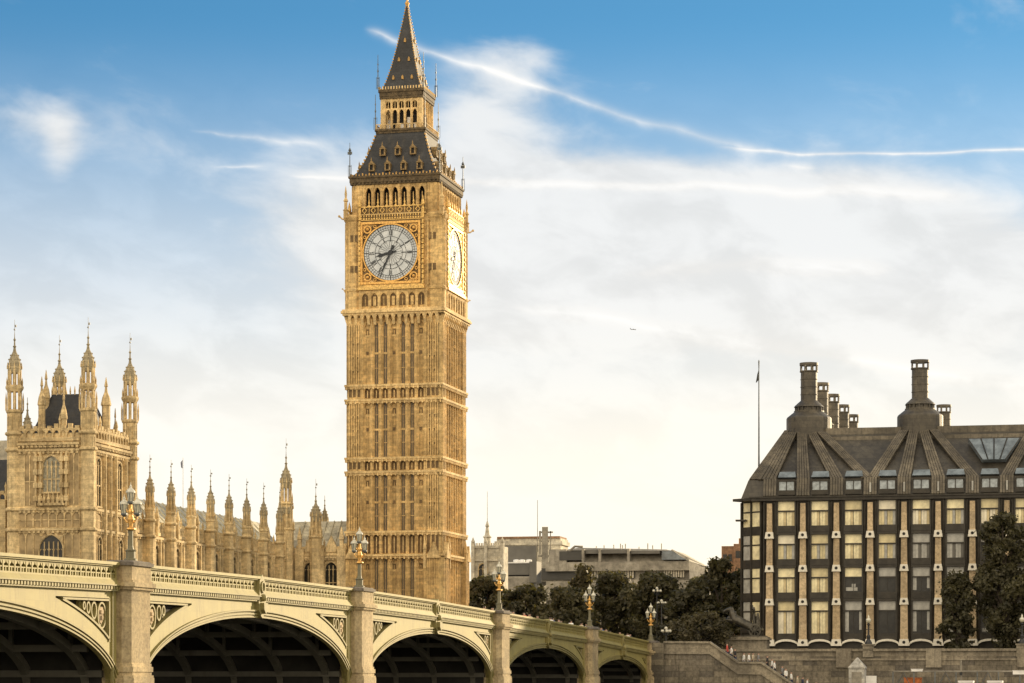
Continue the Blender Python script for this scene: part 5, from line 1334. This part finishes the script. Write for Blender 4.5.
for (y0, z0), (y1, z1) in zip(TOP[:-1], TOP[1:]):
    n = max(1, int(abs(z1-z0)/.16))
    for i in range(n): yz_ext(b, [(y0+(y1-y0)*i/n, -7), (y0+(y1-y0)*(i+1)/n, -7), (y0+(y1-y0)*(i+1)/n, z0-.82+(z1-z0)*(i+.5)/n), (y0+(y1-y0)*i/n, z0-.82+(z1-z0)*(i+.5)/n)], -4.3, .5)
b.build('steps', M_WALL, sw)
b = MB(); b.box(-2.5, 1.5, .2, 1.75, -7, 3.6); b.build('end_post', M_WALL, sw)
ew = thing('embankment_wall', 'long dark granite river wall with pale layered coping below the office block', 'wall', EB, RB)
b = MB(); yz_ext(b, [(4.5, -7), (260, -7), (260, 2.2), (4.5, 2.2)], -5.3, -4.4)
b.build('wall_face', M_WALL, ew)
b = MB()
for (t0, t1, z0, z1) in ((-5.2, -4.5, 2.2, 2.72), (-5.4, -4.25, 2.72, 2.98), (-5.3, -4.3, 1.75, 1.95)): yz_ext(b, [(4.5, z0), (260, z0), (260, z1), (4.5, z1)], t0, t1)
for i in range(26): y = 20+i*9.4; yz_ext(b, [(y-.8, 1.0), (y+.8, 1.0), (y+.8, 3.02), (y-.8, 3.02)], -5.42, -4.18)
b.build('coping', M_COPE, ew)
# recess door in the wall
dr = thing('wall_recess', 'dark brown arched doorway in the river wall left of the pointed stone pylon', 'doorway', at(840, 677, 271.5), RB+math.pi/2)
b = MB(); b.ext([(-1.3, -4), (1.2, -4), (1.2, 1.0), (.2, 1.05), (-1.0, .55), (-1.3, .1)], -.25, .3); b.build('opening', mat('brown_shadowed_door', (.035, .022, .013), .8, 0, .5, 1), dr)
b = MB(); b.box(-1.5, -1.3, -.35, .3, -4, .2); b.box(1.2, 1.4, -.35, .3, -4, 1.1); b.box(-.4, -.3, -.3, -.2, -4, .8); b.build('frame', M_CAP, dr)
# chariot statue
Zs = 284; k = Zs/F; sb = at(742, 637, Zs)
ps = thing('statue_pedestal', 'pale stone pedestal with moulded cornice under the bronze chariot statue', 'pedestal', (sb.x, sb.y, 2.0), RW)
hz = sb.z-2.0
b = MB(); b.box(-2.7, 2.9, -1.6, 1.6, 0, hz-.35); b.box(-3.0, 3.1, -1.9, 1.9, hz-.35, hz-.12); b.box(-2.85, 2.95, -1.75, 1.75, hz-.12, hz); b.box(-2.9, 3.0, -1.8, 1.8, -2, .3); b.build('block', M_COPE, ps)
stt = thing('chariot_statue', 'dark bronze statue of two rearing horses pulling a chariot with a standing woman', 'statue', sb, RW)
def horse(y, lift):
    P = [(-.2, y, 1.6), (.6, y, 1.35), (1.15, y, 1.25), (-.75, y, 2.0), (-1.05, y, 2.6), (-1.2, y, 3.1), (-1.6, y, 3.05), (-2.0, y, 2.75),
         (-.95, y-.25, 1.75), (-1.6, y-.25, 1.95+lift), (-1.85, y-.25, 1.35+lift), (-.95, y+.25, 1.7), (-1.75, y+.25, 1.7), (-2.05, y+.25, 1.15),
         (.95, y-.26, .9), (1.3, y-.26, .55), (1.05, y-.26, .08), (.95, y+.26, .9), (1.45, y+.26, .5), (1.25, y+.26, .08), (1.6, y, 1.25), (1.95, y, .75), (-1.15, y-.1, 3.38), (-1.15, y+.1, 3.38), (-.7, y, 2.85)]
    E = [(0, 1), (1, 2), (0, 3), (3, 4), (4, 5), (5, 6), (6, 7), (3, 8), (8, 9), (9, 10), (3, 11), (11, 12), (12, 13), (2, 14), (14, 15), (15, 16), (2, 17), (17, 18), (18, 19), (2, 20), (20, 21), (5, 22), (5, 23), (4, 24)]
    Rr = [.52, .48, .50, .50, .32, .22, .19, .12, .24, .15, .11, .24, .15, .11, .30, .15, .11, .30, .15, .11, .13, .07, .05, .05, .10]
    return grow(P, E, Rr, 1)
def mesh_obj(me, name, m, parent):
    me.materials.clear(); me.materials.append(m)
    for p in me.polygons: p.use_smooth = True
    o = bpy.data.objects.new(name, me); C.objects.link(o); o.parent = parent; return o
mesh_obj(horse(-.75, 0), 'horse', M_BRONZE, stt); mesh_obj(horse(.75, .3), 'horse', M_BRONZE, stt)
b = MB(); b.ring(1.55, .72, .70, .70, -1.15, -1.0, .14, 20); b.ring(1.55, .72, .16, .16, -1.2, -.98, .15, 10)
for q in range(8): a = q*math.pi/4; b.ext([(1.55+.1*math.cos(a+1.57)*.4, .72+.1*math.sin(a+1.57)*.4), (1.55-.04*math.cos(a+1.57), .72-.04*math.sin(a+1.57)), (1.55+.62*math.cos(a)-.04*math.cos(a+1.57), .72+.62*math.sin(a)-.04*math.sin(a+1.57)), (1.55+.62*math.cos(a)+.04*math.cos(a+1.57), .72+.62*math.sin(a)+.04*math.sin(a+1.57))], -1.12, -1.03)
w1 = b.build('wheel', M_BRONZE, stt); w2 = sub(w1); w2.location.y = 2.15
b = MB(); b.box(.9, 2.3, -.9, .9, .75, .95); b.hexa([(.85, -.9, .9), (1.0, -.9, .9), (1.0, .9, .9), (.85, .9, .9), (.7, -.95, 1.75), (.85, -.95, 1.75), (.85, .95, 1.75), (.7, .95, 1.75)]); b.box(.9, 1.9, -.93, -.86, .95, 1.5); b.box(.9, 1.9, .86, .93, .95, 1.5); b.tube([(.8, 0, .9), (-.7, 0, 1.3)], .07, 6); b.box(-2.4, 2.7, -1.5, 1.5, -.02, .12); b.build('chariot', M_BRONZE, stt)
def figure(x, y, z, s=1.0, arms='up'):
    P = [(0, 0, .95), (0, 0, 1.25), (0, 0, 1.5), (0, 0, 1.62), (-.02, 0, 1.78), (.05, -.12, .5), (.05, -.14, .03), (.05, .12, .5), (.05, .14, .03)]
    if arms == 'up': P += [(0, -.22, 1.46), (-.15, -.5, 1.62), (-.2, -.72, 1.98), (0, .22, 1.46), (-.15, .5, 1.62), (-.2, .7, 1.95)]
    else: P += [(0, -.2, 1.44), (.05, -.3, 1.15), (-.1, -.25, .95), (0, .2, 1.44), (.05, .3, 1.15), (-.1, .25, .95)]
    E = [(0, 1), (1, 2), (2, 3), (3, 4), (0, 5), (5, 6), (0, 7), (7, 8), (2, 9), (9, 10), (10, 11), (2, 12), (12, 13), (13, 14)]
    Rr = [.2, .15, .17, .07, .12, .16, .17, .16, .17, .08, .06, .045, .08, .06, .045]
    return grow([(x+p[0]*s, y+p[1]*s, z+p[2]*s) for p in P], E, [q*s for q in Rr], 1)
mesh_obj(figure(1.35, 0, .95, 1.35), 'woman', M_BRONZE, stt)
mesh_obj(figure(1.75, -.5, .9, 1.0, 'down'), 'girl', M_BRONZE, stt); mesh_obj(figure(1.75, .5, .9, 1.0, 'down'), 'girl', M_BRONZE, stt)

# embankment lamps (globe on a fluted post)
def globe_lamp(label, loc, hh, group='globe lamps along the embankment'):
    r = thing('globe_lamp', label, 'street lamp', loc, RB, group)
    b = MB(); b.box(-.55, .55, -.55, .55, -.9, .35); b.box(-.65, .65, -.65, .65, .35, .5); b.build('plinth', M_COPE, r)
    b = MB(); b.lathe(0, 0, [(.4, .5), (.36, .7), (.17, 1.0), (.22, 1.3), (.11, 1.5), (.09, hh-.5), (.2, hh-.4), (.08, hh-.25)], 8); b.tube([(0, -.35, hh-.9), (0, .35, hh-.9)], .035, 5); b.build('post', M_IRON, r)
    b = MB(); b.ball((0, 0, hh), .26, 10); b.build('globe', M_LGLASS, r)
    b = MB(); b.lathe(0, 0, [(.3, hh+.06), (.2, hh+.24), (.1, hh+.28), (.1, hh+.42), (.02, hh+.65)], 8); b.build('cap', M_LCAP, r)
    return r
def wallp(px, t):      # the point of the wall line (given t) that is seen at px
    kx = (px-512)/F; O = EB+UB*t; y = (O.x-kx*O.y)/(kx*NB.y-NB.x); return O+NB*y
p = wallp(868.5, -4.8); p.z = 2.98; gl = globe_lamp('single globe lamp on the river wall in front of the office block', p, 2.95)
p = wallp(1022, -4.8); p.z = 2.98; again(gl, p, 'globe lamp on the river wall by the right picture edge under the plane tree')
p = at(709, 677, 292); p.z = 2.1; again(gl, p, 'globe lamp rising over the dusty shrub left of the statue')
# street lamps beyond the bridge end
def star_lamp(label, loc, hh, n=5, group='cluster lamps beyond the bridge'):
    r = thing('cluster_lamp', label, 'street lamp', loc, RW, group)
    b = MB(); b.lathe(0, 0, [(.2, 0), (.2, .6), (.1, .8), (.07, hh)], 8)
    for q in range(n): a = 2*math.pi*q/n; b.tube([(0, 0, hh-.6), (.3*math.cos(a), .3*math.sin(a), hh-.5), (.45*math.cos(a), .45*math.sin(a), hh-.25)], .035, 5)
    b.build('post', M_IRON, r)
    for q in range(n):
        a = 2*math.pi*q/n; g = MB(); g.ball((.45*math.cos(a), .45*math.sin(a), hh-.1), .16, 8); g.build('globe', M_LCAP, r)
    g = MB(); g.ball((0, 0, hh+.2), .18, 8); g.build('globe', M_LCAP, r)
    return r
p = at(657, 677, 308); p.z = 2.1; s0 = star_lamp('tall cluster lamp standing out against the middle of the dark trees', p, (677-590)*308/F-2.1)
p = at(661.5, 677, 300); p.z = 2.1; again(s0, p, 'shorter cluster lamp just below and right of the tall one against the trees').scale.z = .80
p = at(666, 677, 276); p.z = 2.3; star_lamp('low pale five-armed lamp head beside the shrub at the bridge end', p, (677-631)*276/F-2.2)

# pier furniture in front of the wall
pd = thing('pontoon', 'low floating landing stage below the river wall at the lower right', 'pontoon', bl(10, 44, -5), RB)
b = MB(); b.box(-5, 5, -22, 40, -.6, 1.0); b.box(-5.2, 5.2, -22.2, 40.2, 1.0, 1.25); b.build('deck', M_MGREY, pd)
DZ = -3.75
p = wallp(857.5, 8); py_ = thing('stone_pylon', 'pale square stone pylon with a pyramid top standing before the river wall', 'pylon', (p.x, p.y, DZ), RB)
k = p.y/F; zt = (677-657.5)*k-DZ; zs_ = (677-667)*k-DZ
b = MB(); b.box(-.8, .8, -.8, .8, 0, zs_-.15); b.box(-.86, .86, -.86, .86, zs_-.15, zs_); b.hexa([(-.83, -.83, zs_), (.83, -.83, zs_), (.83, .83, zs_), (-.83, .83, zs_), (-.06, -.06, zt), (.06, -.06, zt), (.06, .06, zt), (-.06, .06, zt)])
b.build('body', stone('pale_pylon_stone', (.42, .40, .35), (.52, .50, .44), (.28, .26, .22), blk=(.8, .45), mortar=.7), py_)
for a in (0, math.pi/2):
    for q in (-.35, .35): pass
b = MB(); b.box(.8, .84, -.5, .5, zs_-1.6, zs_-.5); b.build('panel', M_CONC, py_)
p = wallp(871, 7.5); wb = thing('white_notice_board', 'blank white board right of the stone pylon', 'notice board', (p.x, p.y, DZ), RB)
zz = (677-675.8)*p.y/F-DZ
b = MB(); b.box(-.08, .08, -.55, .55, zz-1.5, zz); b.build('board', M_WHITE, wb)
b = MB(); b.box(-.06, .06, -.45, -.35, 0, zz-1.4); b.box(-.06, .06, .35, .45, 0, zz-1.4); b.build('posts', M_IRON2, wb)
# gangway truss
p0, p1 = wallp(893, 6), wallp(1060, 6)
gw = thing('gangway', 'long pale handrail truss of the pier gangway below the river wall', 'gangway', (p0.x, p0.y, 0), RB)
L = (p1-p0).length; zr = (677-671.6)*264/F
b = MB(); b.tube([(0, 0, zr), (0, L, zr)], .09, 6); b.build('handrail', M_CONC, gw)
b = MB()
for i in range(int(L/2.1)+1):
    y = i*2.1; b.box(-.06, .06, y-.06, y+.06, -2.6, zr)
    if i % 2 == 0: b.tube([(0, y, -1.6), (0, y+1.05, zr-.1), (0, y+2.1, -1.6)], .06, 5)
b.box(-.8, .8, -1, L, -2.75, -2.55)
for i in range(6): y = 1+i*4; b.box(-.1, .1, y-.1, y+.1, DZ, -2.7)
b.build('truss', M_IRON2, gw)
for (px, wpx, hpx, y_, lab) in ((917, 11, 2.6, 670.2, 'pale flat box lying on the left part of the gangway handrail'), (1019, 12, 4, 672.4, 'pale flat box at the right picture edge on the gangway handrail')):
    p = wallp(px, 6.0); kk = p.y/F; tb = MB(); hw = wpx*kk/2; hh = hpx*kk
    tb.box(-.2, .2, -hw, hw, -hh/2, hh/2); tb.box(-.23, .23, -hw-.04, hw+.04, hh/2-.06, hh/2)
    o = tb.build('light_box', M_WHITE, loc=(p.x, p.y, (677-y_)*kk), rz=RB); tag(o, lab, 'box', 'boxes on the gangway rail')
p = wallp(913, 4); cr = thing('orange_container', 'rusty orange slatted container under the gangway handrail', 'container', (p.x, p.y, -2.55), RB)
zz = (677-677.6)*p.y/F+2.55
b = MB(); b.box(-.6, .6, -.85, .85, 0, zz-.1)
for i in range(8): b.box(.6, .65, -.8+i*.21, -.68+i*.21, .05, zz-.15)
b.build('body', M_ORANGE, cr)
b = MB(); b.box(-.66, .68, -.9, .9, zz-.1, zz); b.build('lid', M_ORANGE, cr)
p = wallp(961, 5); pm_ = thing('pier_mast', 'thin pale mast rising past the gangway handrail', 'mast', (p.x, p.y, -2.6), RB)
b = MB(); b.lathe(0, 0, [(.1, 0), (.06, 2.6+(677-662)*p.y/F), (.02, 2.9+(677-662)*p.y/F)], 6); b.build('pole', M_CONC, pm_)
b = MB(); b.box(-.12, .12, -.14, .14, 2.6+.2, 2.6+.55); b.build('lamp_box', M_IRON, pm_)
for px, lab in ((968, 'small white moored boat cabin just right of the thin pier mast'), (997, 'small white moored boat cabin further right below the gangway rail')):
    p = wallp(px, 20); bt = thing('moored_boat', lab, 'boat', (p.x, p.y, -5.05), RB, 'boats moored below the gangway')
    b = MB(); b.hexa([(-1.2, -2.2, 0), (1.2, -2.2, 0), (1.2, 1.6, 0), (-1.2, 1.6, 0), (-1.5, -2.5, 1.5), (1.5, -2.5, 1.5), (1.0, 3.4, 1.7), (-1.0, 3.4, 1.7)]); b.build('hull', M_DGREY, bt)
    zz = 5.05+(677-680.6)*p.y/F
    b = MB(); b.taper(-.9, .9, -.9, .6, 1.5, zz-.2, .86); b.box(-.85, .85, -.9, .55, zz-.2, zz); c_ = b.build('cabin', M_WHITE, bt)
    b = MB(); b.box(.80, .90, -.6, .35, zz-.9, zz-.4); b.build('window', M_GLASS, c_)

# ------------------------------------------------------------------ people
def person_mesh(pose):
    s = 1 if pose else -1
    P = [(0, 0, .92), (0, 0, 1.15), (0, 0, 1.42), (0, 0, 1.52), (.01, 0, 1.62), (.015, 0, 1.72), (.12*s, -.09, .48), (.02*s, -.10, .06), (.10*s+.02, -.10, .03), (-.1*s, .09, .5), (-.26*s, .10, .1), (-.14*s, .10, .04),
         (0, -.2, 1.40), (-.06*s, -.25, 1.12), (.10*s, -.24, .88), (0, .2, 1.40), (.06*s, .25, 1.12), (-.02*s+.12, .22, .92)]
    E = [(0, 1), (1, 2), (2, 3), (3, 4), (4, 5), (0, 6), (6, 7), (7, 8), (0, 9), (9, 10), (10, 11), (2, 12), (12, 13), (13, 14), (2, 15), (15, 16), (16, 17)]
    Rr = [.17, .15, (.13, .22), .075, .13, .115, .085, .05, .045, .085, .05, .045, .09, .065, .045, .09, .065, .045]
    me = grow(P, E, Rr, 1); me.materials.clear()
    for m in (CLO['white'], CLO['navy'], M_SKIN, M_HAIR): me.materials.append(m)
    for p in me.polygons:
        p.use_smooth = True; z = p.center.z; y = abs(p.center.y)
        p.material_index = 3 if z > 1.66 or (z > 1.58 and p.center.x < -.03) else (2 if z > 1.50 or (y > .19 and z < 1.05) else (0 if z > .92 else 1))
    return me
M_SKIN = mat('skin', (.42, .26, .18), .6, 0, .05, 3); M_HAIR = mat('dark_hair', (.03, .02, .015), .6, 0, .2, 3)
CLO = {n: mat(n+'_cloth', c, .8, 0, .1, 4) for n, c in (('white', (.75, .74, .70)), ('black', (.02, .02, .022)), ('grey', (.2, .2, .2)), ('red', (.45, .07, .05)), ('blue', (.07, .12, .28)), ('beige', (.5, .42, .3)), ('navy', (.03, .04, .08)))}
PM = [person_mesh(0), person_mesh(1)]
for me in PM: me.name = 'person'
def person(loc, rz, top, bot, label, group, i):
    o = bpy.data.objects.new('person', PM[i % 2]); C.objects.link(o); o.location = loc; o.rotation_euler.z = rz
    for s, n in ((0, top), (1, bot)): o.material_slots[s].link = 'OBJECT'; o.material_slots[s].material = CLO[n]
    for s in (2, 3): pass
    return tag(o, label, 'person', group)
pr = random.Random(11)
tops = ['white', 'black', 'white', 'beige', 'red', 'white', 'grey', 'blue']
def stair_z(y):
    for (y0, z0), (y1, z1) in zip(TOP[:-1], TOP[1:]):
        if y <= y1: return z0-.8+(z1-z0)*(y-y0)/(y1-y0)
    return -4
ST = [(8.2, 'red', 'navy', 'person in a red top highest on the river stairs'), (9.0, 'black', 'navy', 'person in a black top at the head of the stairs below the statue'), (9.9, 'white', 'grey', 'person in a white top on the stair landing below the statue pedestal'), (10.5, 'white', 'navy', 'second person in a white top on the stair landing'),
      (12.4, 'black', 'black', 'person dressed in black just below the stair landing'), (13.2, 'white', 'black', 'person in white with dark trousers on the lower stair flight'), (14.0, 'grey', 'navy', 'person in a grey top on the lower stair flight'), (14.9, 'white', 'navy', 'person in a white shirt near the foot of the lower flight'), (15.6, 'beige', 'black', 'person in a beige top near the foot of the stairs'), (16.6, 'white', 'grey', 'person in a white top lower down the stairs'), (17.6, 'black', 'navy', 'person in a black jacket lowest on the visible stairs'), (18.8, 'red', 'grey', 'person in a red top at the very bottom of the stairs'), (10.9, 'beige', 'navy', 'person in a beige top on the stair landing, right of the two in white'), (11.5, 'grey', 'black', 'person in a grey top at the right end of the stair landing'), (12.9, 'white', 'navy', 'person in white close behind the one dressed in black below the landing'), (14.4, 'white', 'black', 'person in white with black trousers beside the one in grey'), (8.6, 'white', 'navy', 'person in white between the red and black tops at the stair head'), (16.1, 'navy', 'black', 'person in navy between the beige and white tops low on the stairs')]
for i, (y, a, c, lab) in enumerate(ST):
    person(bl(-.3-(i*7 % 5)*.12, y, stair_z(y)), RB+math.pi/2+pr.uniform(-.4, .4), a, c, lab, 'people on the river stairs', i)
for i in range(26):
    t = 2.5+i*2.45+pr.uniform(-.6, .6)
    if any(abs(t-p_) < 1.0 for p_ in PIERS): t += 1.6
    top = tops[i % len(tops)]
    person(bl(t, -1.0-pr.random()*1.2, h(t)-1.15), RB+pr.choice((0, math.pi))+pr.uniform(-.3, .3), top, 'navy', 'pedestrian in a %s top, only the head showing over the far bridge parapet' % top, 'pedestrians behind the bridge parapet', i)

# ------------------------------------------------------------------ distant aeroplane
pl = thing('aeroplane', 'tiny grey aeroplane high in the pale sky right of the clock tower', 'aeroplane', at(633, 329.5, 6000), R(200))
b = MB(); b.tube([(-7, 0, -.2), (-6, 0, 0), (4, 0, .2), (7, 0, .6)], 1.0, 8, .35); b.build('fuselage', M_MGREY, pl)
b = MB(); b.hexa([(-2, 0, -.2), (1.2, 0, -.2), (2.6, 8, .3), (1.4, 8, .3), (-2, 0, .1), (1.2, 0, .1), (2.6, 8, .5), (1.4, 8, .5)]); b.hexa([(-2, 0, -.2), (1.2, 0, -.2), (2.6, -8, .3), (1.4, -8, .3), (-2, 0, .1), (1.2, 0, .1), (2.6, -8, .5), (1.4, -8, .5)]); b.build('wings', M_MGREY, pl)
b = MB(); b.hexa([(4.8, -.1, .5), (6.8, -.1, .5), (6.8, .1, .5), (4.8, .1, .5), (6.4, -.1, 3.2), (7.6, -.1, 3.2), (7.6, .1, 3.2), (6.4, .1, 3.2)]); b.hexa([(5.4, -2.6, .6), (6.8, -2.6, .6), (6.8, 2.6, .6), (5.4, 2.6, .6), (5.4, -2.6, .8), (6.8, -2.6, .8), (6.8, 2.6, .8), (5.4, 2.6, .8)]); b.build('tail', M_MGREY, pl)
